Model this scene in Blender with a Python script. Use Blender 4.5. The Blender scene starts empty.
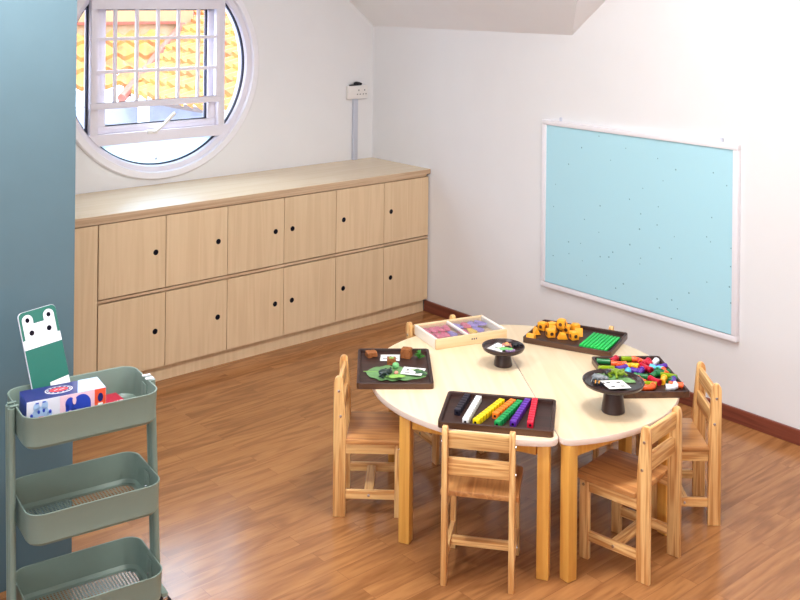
import bpy, bmesh, math, random
from mathutils import Vector, Matrix
random.seed(7)
PI = math.pi
R = math.radians
scene = bpy.context.scene
COL = scene.collection

# ------------------------------------------------------------------ materials
def lin(c):
    return tuple((x / 12.92 if x <= 0.04045 else ((x + 0.055) / 1.055) ** 2.4) for x in c)

def rgb(r, g, b):
    return lin((r / 255, g / 255, b / 255)) + (1.0,)

def new_mat(name):
    m = bpy.data.materials.new(name)
    m.use_nodes = True
    nt = m.node_tree
    return m, nt, nt.nodes['Principled BSDF']

def plain(name, col, rough=0.5, spec=0.5, metal=0.0, coat=0.0, var=0.04, scale=30.0, bump=0.0):
    m, nt, b = new_mat(name)
    tc = nt.nodes.new('ShaderNodeTexCoord')
    n = nt.nodes.new('ShaderNodeTexNoise')
    n.inputs['Scale'].default_value = scale
    n.inputs['Detail'].default_value = 3
    nt.links.new(tc.outputs['Object'], n.inputs['Vector'])
    r = nt.nodes.new('ShaderNodeValToRGB')
    r.color_ramp.elements[0].position = 0.3
    r.color_ramp.elements[1].position = 0.7
    r.color_ramp.elements[0].color = tuple(max(0, c * (1 - var)) for c in col[:3]) + (1,)
    r.color_ramp.elements[1].color = tuple(min(1, c * (1 + var)) for c in col[:3]) + (1,)
    nt.links.new(n.outputs['Fac'], r.inputs['Fac'])
    nt.links.new(r.outputs['Color'], b.inputs['Base Color'])
    b.inputs['Roughness'].default_value = rough
    b.inputs['Specular IOR Level'].default_value = spec
    b.inputs['Metallic'].default_value = metal
    b.inputs['Coat Weight'].default_value = coat
    if bump:
        bp = nt.nodes.new('ShaderNodeBump')
        bp.inputs['Strength'].default_value = bump
        bp.inputs['Distance'].default_value = 0.002
        nt.links.new(n.outputs['Fac'], bp.inputs['Height'])
        nt.links.new(bp.outputs['Normal'], b.inputs['Normal'])
    return m

def wood(name, light, dark, axis, freq=38.0, rough=0.42, stretch=0.06, contrast=0.5, coat=0.1, spec=0.4, vary=0.09):
    """long grained timber; axis = grain direction in object space"""
    m, nt, b = new_mat(name)
    N, L = nt.nodes, nt.links
    tc = N.new('ShaderNodeTexCoord')
    oi = N.new('ShaderNodeObjectInfo')
    add = N.new('ShaderNodeVectorMath'); add.operation = 'ADD'
    mul = N.new('ShaderNodeVectorMath'); mul.operation = 'SCALE'
    mul.inputs[0].default_value = (3.7, 5.1, 2.3)
    L.new(oi.outputs['Random'], mul.inputs['Scale'])
    L.new(tc.outputs['Object'], add.inputs[0]); L.new(mul.outputs[0], add.inputs[1])
    mp = N.new('ShaderNodeMapping')
    s = [1.0, 1.0, 1.0]; s['xyz'.index(axis)] = stretch
    mp.inputs['Scale'].default_value = s
    L.new(add.outputs[0], mp.inputs['Vector'])
    n1 = N.new('ShaderNodeTexNoise'); n1.inputs['Scale'].default_value = freq
    n1.inputs['Detail'].default_value = 2.5; n1.inputs['Distortion'].default_value = 0.6
    L.new(mp.outputs[0], n1.inputs['Vector'])
    n2 = N.new('ShaderNodeTexNoise'); n2.inputs['Scale'].default_value = freq * 5
    n2.inputs['Detail'].default_value = 3
    L.new(mp.outputs[0], n2.inputs['Vector'])
    # growth rings: a sine of the noise gives wavy bands
    mm = N.new('ShaderNodeMath'); mm.operation = 'MULTIPLY'; mm.inputs[1].default_value = 22.0
    L.new(n1.outputs['Fac'], mm.inputs[0])
    sn = N.new('ShaderNodeMath'); sn.operation = 'SINE'
    L.new(mm.outputs[0], sn.inputs[0])
    mr = N.new('ShaderNodeMapRange')
    mr.inputs['From Min'].default_value = -1; mr.inputs['From Max'].default_value = 1
    mr.inputs['To Min'].default_value = 0; mr.inputs['To Max'].default_value = contrast
    L.new(sn.outputs[0], mr.inputs['Value'])
    ad = N.new('ShaderNodeMath'); ad.operation = 'MULTIPLY_ADD'
    ad.inputs[1].default_value = 0.5; L.new(n2.outputs['Fac'], ad.inputs[0]); L.new(mr.outputs[0], ad.inputs[2])
    cr = N.new('ShaderNodeValToRGB')
    cr.color_ramp.elements[0].position = 0.15; cr.color_ramp.elements[0].color = light
    cr.color_ramp.elements[1].position = 1.0; cr.color_ramp.elements[1].color = dark
    L.new(ad.outputs[0], cr.inputs['Fac'])
    hs = N.new('ShaderNodeHueSaturation')
    vr = N.new('ShaderNodeMapRange'); vr.inputs['To Min'].default_value = 1 - vary; vr.inputs['To Max'].default_value = 1 + vary
    L.new(oi.outputs['Random'], vr.inputs['Value']); L.new(vr.outputs[0], hs.inputs['Value'])
    L.new(cr.outputs['Color'], hs.inputs['Color'])
    L.new(hs.outputs['Color'], b.inputs['Base Color'])
    b.inputs['Roughness'].default_value = rough
    b.inputs['Specular IOR Level'].default_value = spec
    b.inputs['Coat Weight'].default_value = coat
    b.inputs['Coat Roughness'].default_value = 0.3
    return m

M = {}
M['wall'] = plain('wall_paint', rgb(229, 229, 231), 0.75, 0.25, var=0.008, scale=6, bump=0.05)
M['ceiling'] = plain('ceiling_paint', rgb(238, 238, 240), 0.85, 0.2, var=0.008, scale=6)
M['blue_wall'] = plain('teal_paint', rgb(90, 114, 124), 0.34, 0.4, var=0.02, scale=8, bump=0.03)
M['white'] = plain('white_frame', rgb(236, 234, 240), 0.35, 0.5, var=0.01)
M['win_white'] = plain('window_white', rgb(228, 224, 234), 0.35, 0.5, var=0.01)
M['white_plastic'] = plain('white_plastic', rgb(232, 228, 226), 0.35, 0.5, var=0.01)
M['conduit'] = plain('grey_conduit', rgb(196, 200, 214), 0.45, 0.4, var=0.01)
M['gasket'] = plain('black_gasket', rgb(45, 48, 66), 0.6, 0.3)
M['black'] = plain('black_plastic', rgb(28, 26, 34), 0.4, 0.4)
M['hole'] = plain('dark_hole', rgb(14, 13, 26), 0.8, 0.1)
M['base'] = wood('baseboard_wood', rgb(126, 66, 50), rgb(92, 44, 34), 'y', 30, 0.35)
M['chrome'] = plain('steel_bolt', rgb(215, 218, 225), 0.25, 0.5, 1.0)
PL, PD = rgb(242, 200, 136), rgb(192, 128, 66)
for a in 'xyz':
    M['pine_' + a] = wood('pine_' + a, PL, PD, a, 44, 0.38, 0.05, 0.62)
M['seat_pine'] = wood('pine_seat', rgb(206, 150, 92), rgb(164, 104, 56), 'y', 30, 0.38, 0.05, 0.55)
M['leg'] = wood('table_leg_wood', rgb(234, 178, 88), rgb(208, 142, 60), 'z', 26, 0.35, 0.05, 0.4)
M['maple'] = wood('maple_laminate', rgb(238, 216, 182), rgb(226, 198, 158), 'x', 14, 0.34, 0.06, 0.4, 0.05)
M['edge'] = plain('pale_edge_band', rgb(240, 222, 210), 0.4, 0.4, var=0.01)
M['cab'] = wood('cabinet_oak', rgb(222, 196, 160), rgb(206, 177, 140), 'z', 18, 0.45, 0.05, 0.35, 0.0, 0.35, 0.025)
M['cab_top'] = wood('cabinet_oak_top', rgb(230, 208, 174), rgb(218, 193, 156), 'x', 18, 0.22, 0.05, 0.35, 0.2, 0.5)
M['cab_edge'] = wood('plywood_edge', rgb(214, 186, 154), rgb(184, 152, 120), 'x', 60, 0.55, 0.02, 0.6, 0.0, 0.3)
M['cab_dark'] = plain('cabinet_carcass', rgb(150, 118, 92), 0.6, 0.3)
DK, DD = rgb(62, 40, 34), rgb(40, 25, 22)
M['tray'] = wood('dark_tray_wood', rgb(66, 41, 34), DD, 'x', 26, 0.48, 0.05, 0.5, 0.05, 0.3)
M['tray_side'] = wood('dark_tray_side', rgb(94, 62, 42), rgb(62, 40, 30), 'x', 26, 0.34, 0.05, 0.5, 0.15)
M['stand'] = wood('dark_stand_wood', rgb(60, 40, 38), rgb(38, 25, 25), 'z', 26, 0.28, 0.05, 0.5, 0.25)
M['cart'] = plain('sage_steel', rgb(126, 144, 134), 0.36, 0.45, 0.0, var=0.01)
M['pale_wood'] = wood('pale_box_wood', rgb(238, 210, 166), rgb(222, 188, 140), 'x', 26, 0.45, 0.05, 0.4)
M['pale_white'] = wood('pale_box_side', rgb(246, 240, 230), rgb(238, 228, 214), 'y', 26, 0.45, 0.05, 0.3)
M['card'] = plain('white_card', rgb(240, 240, 236), 0.5, 0.4, var=0.01)
M['ink'] = plain('grey_ink', rgb(96, 98, 100), 0.6)
M['ink_green'] = plain('green_ink', rgb(96, 128, 84), 0.6)
PCOL = {'green': (24, 112, 60), 'crimson': (192, 22, 52), 'orange': (248, 98, 40), 'lime': (150, 176, 24), 'white': (240, 242, 248),
        'yellow': (250, 186, 28), 'purple': (88, 42, 158), 'light blue': (96, 200, 236)}
for k, c in PCOL.items():
    M['p_' + k] = plain('plastic_' + k.replace(' ', '_'), rgb(*c), 0.32, 0.5, var=0.02)
RCOL = {'black': (24, 22, 38), 'white': (242, 244, 246), 'yellow': (248, 218, 12), 'orange': (250, 126, 30), 'green': (10, 150, 72), 'purple': (92, 34, 160), 'red': (226, 22, 56)}
for k, c in RCOL.items():
    M['r_' + k] = plain('cube_' + k, rgb(*c), 0.36, 0.5, var=0.02)
M['block'] = plain('amber_block', rgb(255, 172, 44), 0.42, 0.4, var=0.05, scale=20)
M['grod'] = plain('bright_green_rod', rgb(36, 196, 84), 0.4, 0.4, var=0.02)
M['leafg'] = plain('leaf_green', rgb(104, 146, 92), 0.45, 0.4, var=0.22, scale=26)
M['leafd'] = plain('leaf_dark', rgb(58, 92, 66), 0.45, 0.4, var=0.2, scale=40)
M['leaflight'] = plain('leaf_light', rgb(138, 186, 92), 0.45, 0.4, var=0.1)
M['bark'] = plain('brown_bark', rgb(150, 92, 52), 0.8, 0.2, var=0.3, scale=90, bump=0.6)
M['toad'] = plain('dark_frog', rgb(46, 62, 58), 0.4, 0.4, var=0.3, scale=60)
M['egg'] = plain('jade_stone', rgb(118, 190, 122), 0.3, 0.5, var=0.08)
M['frog'] = plain('olive_frog', rgb(124, 148, 34), 0.38, 0.5, var=0.12, scale=60)
M['pinkish'] = plain('salmon_stone', rgb(224, 150, 128), 0.4, 0.4, var=0.1)
M['violet'] = plain('violet_shell', rgb(140, 112, 150), 0.4, 0.4, var=0.15, scale=50)
M['silver'] = plain('grey_beetle', rgb(128, 134, 138), 0.35, 0.5, var=0.3, scale=60)
M['sprig'] = plain('sprig_green', rgb(56, 128, 40), 0.5, 0.3, var=0.25, scale=60)
M['navy'] = plain('navy_print', rgb(30, 38, 112), 0.35, 0.5, var=0.02)
M['sky_print'] = plain('pale_blue_print', rgb(172, 202, 240), 0.35, 0.5, var=0.02)
M['royal'] = plain('royal_blue_print', rgb(48, 74, 190), 0.35, 0.5, var=0.02)
M['pink_print'] = plain('pink_print', rgb(248, 208, 222), 0.35, 0.5, var=0.02)
M['red_print'] = plain('red_print', rgb(220, 52, 60), 0.35, 0.5, var=0.02)
M['orange_print'] = plain('orange_print', rgb(246, 92, 56), 0.35, 0.5, var=0.02)
M['crimson_pack'] = plain('crimson_pack', rgb(178, 30, 58), 0.4, 0.4, var=0.05)
M['teal_print'] = plain('teal_green_print', rgb(8, 102, 88), 0.32, 0.5, var=0.02)
M['lilac_white'] = plain('lilac_white_print', rgb(232, 232, 244), 0.35, 0.5, var=0.01)
M['puz_pink'] = plain('puzzle_pink', rgb(230, 112, 140), 0.5, 0.3, var=0.05)
M['puz_yellow'] = plain('puzzle_yellow', rgb(246, 206, 70), 0.5, 0.3, var=0.05)
M['puz_violet'] = plain('puzzle_violet', rgb(158, 138, 206), 0.5, 0.3, var=0.05)
M['cream'] = plain('cream_render', rgb(158, 130, 98), 0.8, 0.2, var=0.03, scale=2)
M['slab'] = plain('pale_concrete', rgb(146, 152, 168), 0.8, 0.2, var=0.12, scale=5)
M['ridge'] = plain('ridge_pink', rgb(140, 80, 66), 0.8, 0.2, var=0.1, scale=4)
M['ground'] = plain('pale_ground', rgb(190, 190, 196), 0.9, 0.2, var=0.06, scale=2)

def tile_mat():
    m, nt, b = new_mat('terracotta_tiles')
    N, L = nt.nodes, nt.links
    tc = N.new('ShaderNodeTexCoord')
    n = N.new('ShaderNodeTexNoise'); n.inputs['Scale'].default_value = 5; n.inputs['Detail'].default_value = 4
    L.new(tc.outputs['Object'], n.inputs['Vector'])
    r = N.new('ShaderNodeValToRGB')
    e = r.color_ramp.elements
    e[0].position = 0.3; e[0].color = rgb(140, 72, 34)
    e[1].position = 0.62; e[1].color = rgb(168, 108, 40)
    L.new(n.outputs['Fac'], r.inputs['Fac']); L.new(r.outputs['Color'], b.inputs['Base Color'])
    b.inputs['Roughness'].default_value = 0.8
    return m
M['tile'] = tile_mat()

def floor_mat():
    m, nt, b = new_mat('laminate_floor')
    N, L = nt.nodes, nt.links
    tc = N.new('ShaderNodeTexCoord')
    br = N.new('ShaderNodeTexBrick')
    br.offset = 0.37; br.offset_frequency = 2
    br.inputs['Color1'].default_value = (0, 0, 0, 1); br.inputs['Color2'].default_value = (1, 1, 1, 1)
    br.inputs['Mortar'].default_value = (0.5, 0.5, 0.5, 1)
    br.inputs['Scale'].default_value = 1.0
    br.inputs['Brick Width'].default_value = 0.62; br.inputs['Row Height'].default_value = 0.068
    br.inputs['Mortar Size'].default_value = 0.0008; br.inputs['Bias'].default_value = 0.0
    L.new(tc.outputs['Object'], br.inputs['Vector'])
    # per board shift of the grain
    sep = N.new('ShaderNodeSeparateColor'); L.new(br.outputs['Color'], sep.inputs[0])
    comb = N.new('ShaderNodeCombineXYZ')
    mu = N.new('ShaderNodeMath'); mu.operation = 'MULTIPLY'; mu.inputs[1].default_value = 17.0
    L.new(sep.outputs[0], mu.inputs[0]); L.new(mu.outputs[0], comb.inputs['Z']); L.new(mu.outputs[0], comb.inputs['X'])
    add = N.new('ShaderNodeVectorMath'); add.operation = 'ADD'
    L.new(tc.outputs['Object'], add.inputs[0]); L.new(comb.outputs[0], add.inputs[1])
    mp = N.new('ShaderNodeMapping'); mp.inputs['Scale'].default_value = (0.13, 1.0, 1.0)
    L.new(add.outputs[0], mp.inputs['Vector'])
    n1 = N.new('ShaderNodeTexNoise'); n1.inputs['Scale'].default_value = 9; n1.inputs['Detail'].default_value = 2; n1.inputs['Distortion'].default_value = 0.8
    n2 = N.new('ShaderNodeTexNoise'); n2.inputs['Scale'].default_value = 90; n2.inputs['Detail'].default_value = 4
    L.new(mp.outputs[0], n1.inputs['Vector']); L.new(mp.outputs[0], n2.inputs['Vector'])
    m1 = N.new('ShaderNodeMath'); m1.operation = 'MULTIPLY'; m1.inputs[1].default_value = 30
    L.new(n1.outputs['Fac'], m1.inputs[0])
    sn = N.new('ShaderNodeMath'); sn.operation = 'SINE'; L.new(m1.outputs[0], sn.inputs[0])
    a1 = N.new('ShaderNodeMath'); a1.operation = 'MULTIPLY_ADD'; a1.inputs[1].default_value = 0.15; a1.inputs[2].default_value = 0.15
    L.new(sn.outputs[0], a1.inputs[0])
    a2 = N.new('ShaderNodeMath'); a2.operation = 'MULTIPLY_ADD'; a2.inputs[1].default_value = 0.5
    L.new(n2.outputs['Fac'], a2.inputs[0]); L.new(a1.outputs[0], a2.inputs[2])
    a3 = N.new('ShaderNodeMath'); a3.operation = 'MULTIPLY_ADD'; a3.inputs[1].default_value = 0.14
    L.new(sep.outputs[0], a3.inputs[0]); L.new(a2.outputs[0], a3.inputs[2])
    cr = N.new('ShaderNodeValToRGB'); e = cr.color_ramp.elements
    e[0].position = 0.15; e[0].color = rgb(178, 124, 76)
    e[1].position = 0.95; e[1].color = rgb(114, 68, 36)
    L.new(a3.outputs[0], cr.inputs['Fac'])
    mx = N.new('ShaderNodeMix'); mx.data_type = 'RGBA'
    mx.inputs['B'].default_value = rgb(104, 60, 36)
    mm = N.new('ShaderNodeMath'); mm.operation = 'MULTIPLY'; mm.inputs[1].default_value = 0.5
    L.new(br.outputs['Fac'], mm.inputs[0]); L.new(mm.outputs[0], mx.inputs['Factor'])
    L.new(cr.outputs['Color'], mx.inputs['A'])
    L.new(mx.outputs['Result'], b.inputs['Base Color'])
    b.inputs['Roughness'].default_value = 0.22
    b.inputs['Specular IOR Level'].default_value = 0.5
    bp = N.new('ShaderNodeBump'); bp.inputs['Strength'].default_value = 0.06; bp.inputs['Distance'].default_value = 0.002
    L.new(n2.outputs['Fac'], bp.inputs['Height']); L.new(bp.outputs['Normal'], b.inputs['Normal'])
    return m
M['floor'] = floor_mat()

def board_mat():
    m, nt, b = new_mat('pale_blue_board')
    N, L = nt.nodes, nt.links
    tc = N.new('ShaderNodeTexCoord')
    v = N.new('ShaderNodeTexVoronoi'); v.voronoi_dimensions = '2D'; v.inputs['Scale'].default_value = 11; v.inputs['Randomness'].default_value = 1
    sp = N.new('ShaderNodeSeparateXYZ'); cb = N.new('ShaderNodeCombineXYZ')
    L.new(tc.outputs['Object'], sp.inputs[0]); L.new(sp.outputs['Y'], cb.inputs['X']); L.new(sp.outputs['Z'], cb.inputs['Y'])
    L.new(cb.outputs[0], v.inputs['Vector'])
    n = N.new('ShaderNodeTexNoise'); n.inputs['Scale'].default_value = 5
    L.new(tc.outputs['Object'], n.inputs['Vector'])
    th = N.new('ShaderNodeMath'); th.operation = 'MULTIPLY'; th.inputs[1].default_value = 0.075
    L.new(n.outputs['Fac'], th.inputs[0])
    lt = N.new('ShaderNodeMath'); lt.operation = 'LESS_THAN'
    L.new(v.outputs['Distance'], lt.inputs[0]); L.new(th.outputs[0], lt.inputs[1])
    # only some of the cells carry a speck
    sc = N.new('ShaderNodeSeparateColor'); L.new(v.outputs['Color'], sc.inputs[0])
    lt2 = N.new('ShaderNodeMath'); lt2.operation = 'LESS_THAN'; lt2.inputs[1].default_value = 0.5; L.new(sc.outputs[0], lt2.inputs[0])
    mu = N.new('ShaderNodeMath'); mu.operation = 'MULTIPLY'; L.new(lt.outputs[0], mu.inputs[0]); L.new(lt2.outputs[0], mu.inputs[1])
    m2 = N.new('ShaderNodeMath'); m2.operation = 'MULTIPLY'; m2.inputs[1].default_value = 0.6; L.new(mu.outputs[0], m2.inputs[0])
    mx = N.new('ShaderNodeMix'); mx.data_type = 'RGBA'
    mx.inputs['A'].default_value = rgb(178, 224, 238); mx.inputs['B'].default_value = rgb(74, 120, 132)
    L.new(m2.outputs[0], mx.inputs['Factor']); L.new(mx.outputs['Result'], b.inputs['Base Color'])
    b.inputs['Roughness'].default_value = 0.25
    b.inputs['Specular IOR Level'].default_value = 0.35
    return m
M['board'] = board_mat()

def glass_mat(name, tint=(1, 1, 1, 1), rough=0.0, gloss=0.06):
    m = bpy.data.materials.new(name); m.use_nodes = True
    nt = m.node_tree; N, L = nt.nodes, nt.links
    N.clear()
    o = N.new('ShaderNodeOutputMaterial')
    t = N.new('ShaderNodeBsdfTransparent'); t.inputs[0].default_value = tint
    g = N.new('ShaderNodeBsdfGlossy'); g.inputs['Roughness'].default_value = rough
    mx = N.new('ShaderNodeMixShader'); mx.inputs[0].default_value = gloss
    L.new(t.outputs[0], mx.inputs[1]); L.new(g.outputs[0], mx.inputs[2]); L.new(mx.outputs[0], o.inputs[0])
    return m
M['glass'] = glass_mat('clear_glass', gloss=0.02)
M['lid'] = glass_mat('acrylic_lid', (0.97, 0.98, 1, 1), 0.1, 0.16)

def frosted_mat():
    m = bpy.data.materials.new('frosted_glass'); m.use_nodes = True
    nt = m.node_tree; N, L = nt.nodes, nt.links
    N.clear()
    o = N.new('ShaderNodeOutputMaterial')
    t = N.new('ShaderNodeBsdfTranslucent'); t.inputs[0].default_value = rgb(232, 248, 252)
    p = N.new('ShaderNodeBsdfTransparent'); p.inputs[0].default_value = rgb(232, 250, 252)
    mx = N.new('ShaderNodeMixShader'); mx.inputs[0].default_value = 0.2
    L.new(t.outputs[0], mx.inputs[1]); L.new(p.outputs[0], mx.inputs[2]); L.new(mx.outputs[0], o.inputs[0])
    return m
M['frosted'] = frosted_mat()

# ------------------------------------------------------------------ mesh builder
class MB:
    def __init__(self):
        self.v, self.f, self.m = [], [], []
        self.mi = 0
    def raw(self, vs, fs, mat=None):
        b = len(self.v)
        self.v += [tuple(x) for x in vs]
        for f in fs:
            self.f.append(tuple(b + i for i in f)); self.m.append(self.mi if mat is None else mat)
        return self
    def merge(self, bm, mtx=None):
        bm.verts.index_update()
        vs = [(mtx @ v.co if mtx else v.co.copy()) for v in bm.verts]
        self.raw(vs, [[v.index for v in f.verts] for f in bm.faces]); bm.free(); return self
    def box(self, c, s, bev=0.0, mtx=None, seg=2):
        bm = bmesh.new()
        bmesh.ops.create_cube(bm, size=1)
        for v in bm.verts:
            v.co = Vector((v.co.x * s[0] + c[0], v.co.y * s[1] + c[1], v.co.z * s[2] + c[2]))
        if bev:
            bmesh.ops.bevel(bm, geom=list(bm.edges), offset=bev, segments=seg, affect='EDGES', profile=0.5)
        return self.merge(bm, mtx)
    def prism(self, poly, d0, d1, axis='z', mtx=None, bev=0.0, side=None):
        """extrude a 2-D outline; axis z: (x,y); x: (y,z); y: (x,z)"""
        def P(p, d):
            if axis == 'z': return Vector((p[0], p[1], d))
            if axis == 'x': return Vector((d, p[0], p[1]))
            return Vector((p[0], d, p[1]))
        n = len(poly)
        if bev:
            bm = bmesh.new()
            a = [bm.verts.new(P(p, d0)) for p in poly]; c = [bm.verts.new(P(p, d1)) for p in poly]
            bm.faces.new(a); bm.faces.new(c)
            for i in range(n): bm.faces.new((a[i], a[(i + 1) % n], c[(i + 1) % n], c[i]))
            bmesh.ops.recalc_face_normals(bm, faces=bm.faces)
            es = [e for e in bm.edges if (e.verts[0] in a) == (e.verts[1] in a)]
            bmesh.ops.bevel(bm, geom=es, offset=bev, segments=2, affect='EDGES', profile=0.5)
            return self.merge(bm, mtx)
        vs = [P(p, d0) for p in poly] + [P(p, d1) for p in poly]
        if mtx: vs = [mtx @ v for v in vs]
        self.raw(vs, [list(range(n)), list(range(n, 2 * n))])
        self.raw(vs, [], None)
        self.v = self.v[:-2 * n]
        b = len(self.v) - 2 * n
        for i in range(n):
            j = (i + 1) % n
            self.f.append((b + i, b + j, b + n + j, b + n + i)); self.m.append(self.mi if side is None else side)
        return self
    def lathe(self, prof, seg=32, c=(0, 0, 0), axis='z', closed=False, mtx=None):
        vs, fs = [], []
        n = len(prof)
        for k in range(seg):
            a = 2 * PI * k / seg
            for r, h in prof:
                if axis == 'z': p = Vector((c[0] + r * math.cos(a), c[1] + r * math.sin(a), c[2] + h))
                elif axis == 'y': p = Vector((c[0] + r * math.cos(a), c[1] + h, c[2] + r * math.sin(a)))
                else: p = Vector((c[0] + h, c[1] + r * math.cos(a), c[2] + r * math.sin(a)))
                vs.append(mtx @ p if mtx else p)
        for k in range(seg):
            k2 = (k + 1) % seg
            for i in range(n if closed else n - 1):
                i2 = (i + 1) % n
                fs.append((k * n + i, k2 * n + i, k2 * n + i2, k * n + i2))
        self.raw(vs, fs)
        if not closed:
            b = len(self.v) - len(vs)
            if prof[0][0] > 1e-6: self.f.append(tuple(b + k * n for k in range(seg))); self.m.append(self.mi)
            if prof[-1][0] > 1e-6: self.f.append(tuple(b + k * n + n - 1 for k in range(seg))); self.m.append(self.mi)
        return self
    def tube(self, path, r, seg=10, cap=True, radii=None):
        path = [Vector(p) for p in path]
        vs, fs = [], []
        n = len(path)
        up = None
        for i, p in enumerate(path):
            t = (path[min(i + 1, n - 1)] - path[max(i - 1, 0)]).normalized()
            if up is None:
                up = Vector((0, 0, 1)) if abs(t.z) < 0.9 else Vector((1, 0, 0))
            x = t.cross(up).normalized(); y = x.cross(t).normalized(); up = y
            rr = radii[i] if radii else r
            for k in range(seg):
                a = 2 * PI * k / seg
                vs.append(p + x * rr * math.cos(a) + y * rr * math.sin(a))
        for i in range(n - 1):
            for k in range(seg):
                k2 = (k + 1) % seg
                fs.append((i * seg + k, i * seg + k2, (i + 1) * seg + k2, (i + 1) * seg + k))
        if cap:
            fs.append(tuple(range(seg))); fs.append(tuple((n - 1) * seg + k for k in range(seg)))
        return self.raw(vs, fs)
    def ball(self, c, s, seg=14, ring=9, mtx=None, jit=0.0):
        vs, fs = [], []
        for i in range(ring + 1):
            th = PI * i / ring
            for k in range(seg):
                ph = 2 * PI * k / seg
                j = 1 + random.uniform(-jit, jit)
                p = Vector((s[0] * math.sin(th) * math.cos(ph) * j, s[1] * math.sin(th) * math.sin(ph) * j, s[2] * math.cos(th) * j))
                if mtx: p = mtx @ p
                vs.append(p + Vector(c))
        for i in range(ring):
            for k in range(seg):
                k2 = (k + 1) % seg
                fs.append((i * seg + k, (i + 1) * seg + k, (i + 1) * seg + k2, i * seg + k2))
        return self.raw(vs, fs)
    def quad(self, a, b, c, d): return self.raw([a, b, c, d], [(0, 1, 2, 3)])
    def build(self, name, mats, parent=None, loc=(0, 0, 0), rot=(0, 0, 0), smooth=True, recalc=True):
        if not isinstance(mats, (list, tuple)): mats = [mats]
        me = bpy.data.meshes.new(name)
        me.from_pydata([tuple(v) for v in self.v], [], self.f)
        for m in mats: me.materials.append(m)
        for p, mi in zip(me.polygons, self.m): p.material_index = min(mi, len(mats) - 1)
        bm = bmesh.new(); bm.from_mesh(me)
        bmesh.ops.remove_doubles(bm, verts=bm.verts, dist=1e-6)
        if recalc: bmesh.ops.recalc_face_normals(bm, faces=bm.faces)
        bm.to_mesh(me); bm.free()
        if smooth:
            for p in me.polygons: p.use_smooth = True
            me.set_sharp_from_angle(angle=R(35))
        o = bpy.data.objects.new(name, me); COL.objects.link(o)
        o.location = loc; o.rotation_euler = rot
        if parent: o.parent = parent
        return o

def empty(name, loc=(0, 0, 0), rz=0.0, rot=None):
    o = bpy.data.objects.new(name, None); COL.objects.link(o)
    o.empty_display_size = 0.05
    o.location = loc; o.rotation_euler = rot if rot else (0, 0, rz)
    return o
def tag(o, label, cat, group=None):
    o['label'] = label; o['category'] = cat
    if group: o['group'] = group
    return o
def struct(o):
    o['kind'] = 'structure'; return o
def copy_tree(o, parent=None):
    c = o.copy(); COL.objects.link(c)
    if parent: c.parent = parent
    for ch in o.children: copy_tree(ch, c)
    return c
def arc(cx, cy, r, a0, a1, n):
    return [(cx + r * math.cos(a0 + (a1 - a0) * i / n), cy + r * math.sin(a0 + (a1 - a0) * i / n)) for i in range(n + 1)]
def rrect(w, h, r, n=5, cx=0, cy=0):
    x, y = w / 2 - r, h / 2 - r
    return (arc(cx + x, cy + y, r, 0, PI / 2, n) + arc(cx - x, cy + y, r, PI / 2, PI, n) + arc(cx - x, cy - y, r, PI, 1.5 * PI, n) + arc(cx + x, cy - y, r, 1.5 * PI, 2 * PI, n))

# ------------------------------------------------------------------ room shell
X0, Y0, H = -6.6, -7.6, 2.85          # room extents (corner of the photo at the origin)
struct(MB().box(((X0) / 2, Y0 / 2, -0.05), (-X0 + 0.5, -Y0 + 0.5, 0.1)).build('floor', M['floor'], smooth=False))

WC = (-1.487, 1.497); WR = 0.598       # round window
def wall_with_hole():
    b = MB()
    n = 96; xl, xr, zl, zr = WC[0] - 0.7, WC[0] + 0.7, WC[1] - 0.7, WC[1] + 0.7
    ring, sq = [], []
    for k in range(n):
        a = 2 * PI * k / n + PI / 4
        c, s = math.cos(a), math.sin(a)
        t = 0.7 / max(abs(c), abs(s))
        ring.append((WC[0] + WR * c, WC[1] + WR * s)); sq.append((WC[0] + t * c, WC[1] + t * s))
    for Y in (0.0, 0.16):
        for k in range(n):
            k2 = (k + 1) % n
            b.quad(*[(p[0], Y, p[1]) for p in (ring[k], ring[k2], sq[k2], sq[k])])
        for (xa, xb, za, zb) in ((X0 - .2, xl, 0, H + .1), (xr, 0.2, 0, H + .1), (xl, xr, 0, zl), (xl, xr, zr, H + .1)):
            b.quad((xa, Y, za), (xb, Y, za), (xb, Y, zb), (xa, Y, zb))
    for k in range(n):
        k2 = (k + 1) % n
        b.quad((ring[k][0], 0, ring[k][1]), (ring[k2][0], 0, ring[k2][1]), (ring[k2][0], .16, ring[k2][1]), (ring[k][0], .16, ring[k][1]))
    return b
struct(wall_with_hole().build('wall_window', M['wall'], smooth=False, recalc=False))
struct(MB().box((0.06, Y0 / 2, H / 2), (0.12, -Y0 + 0.3, H + 0.1)).build('wall_right', M['wall'], smooth=False))
struct(MB().box((X0 / 2, Y0 - 0.06, H / 2), (-X0, 0.12, H + 0.1)).build('wall_rear', M['wall'], smooth=False))
# left wall with a wide window, outside the photo
WY0, WY1, WZ0, WZ1 = -6.6, -2.4, 1.2, 2.05
lw = MB()
for (ya, yb_, za, zb_) in ((Y0 - .15, WY0, -.05, H + .05), (WY1, 0.15, -.05, H + .05), (WY0, WY1, -.05, WZ0), (WY0, WY1, WZ1, H + .05)):
    lw.box((X0 - 0.06, (ya + yb_) / 2, (za + zb_) / 2), (0.12, yb_ - ya, zb_ - za))
struct(lw.build('wall_left', M['wall'], smooth=False))
wf = MB()
for i in range(5): wf.box((X0 - 0.05, WY0 + .03 + (WY1 - WY0 - .06) * i / 4, (WZ0 + WZ1) / 2), (0.06, 0.06, WZ1 - WZ0 - .12))
for z in (WZ0 + .03, WZ1 - .03): wf.box((X0 - 0.05, (WY0 + WY1) / 2, z), (0.06, WY1 - WY0, 0.06))
w2 = struct(wf.build('window_2', M['white'], smooth=False))
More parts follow.
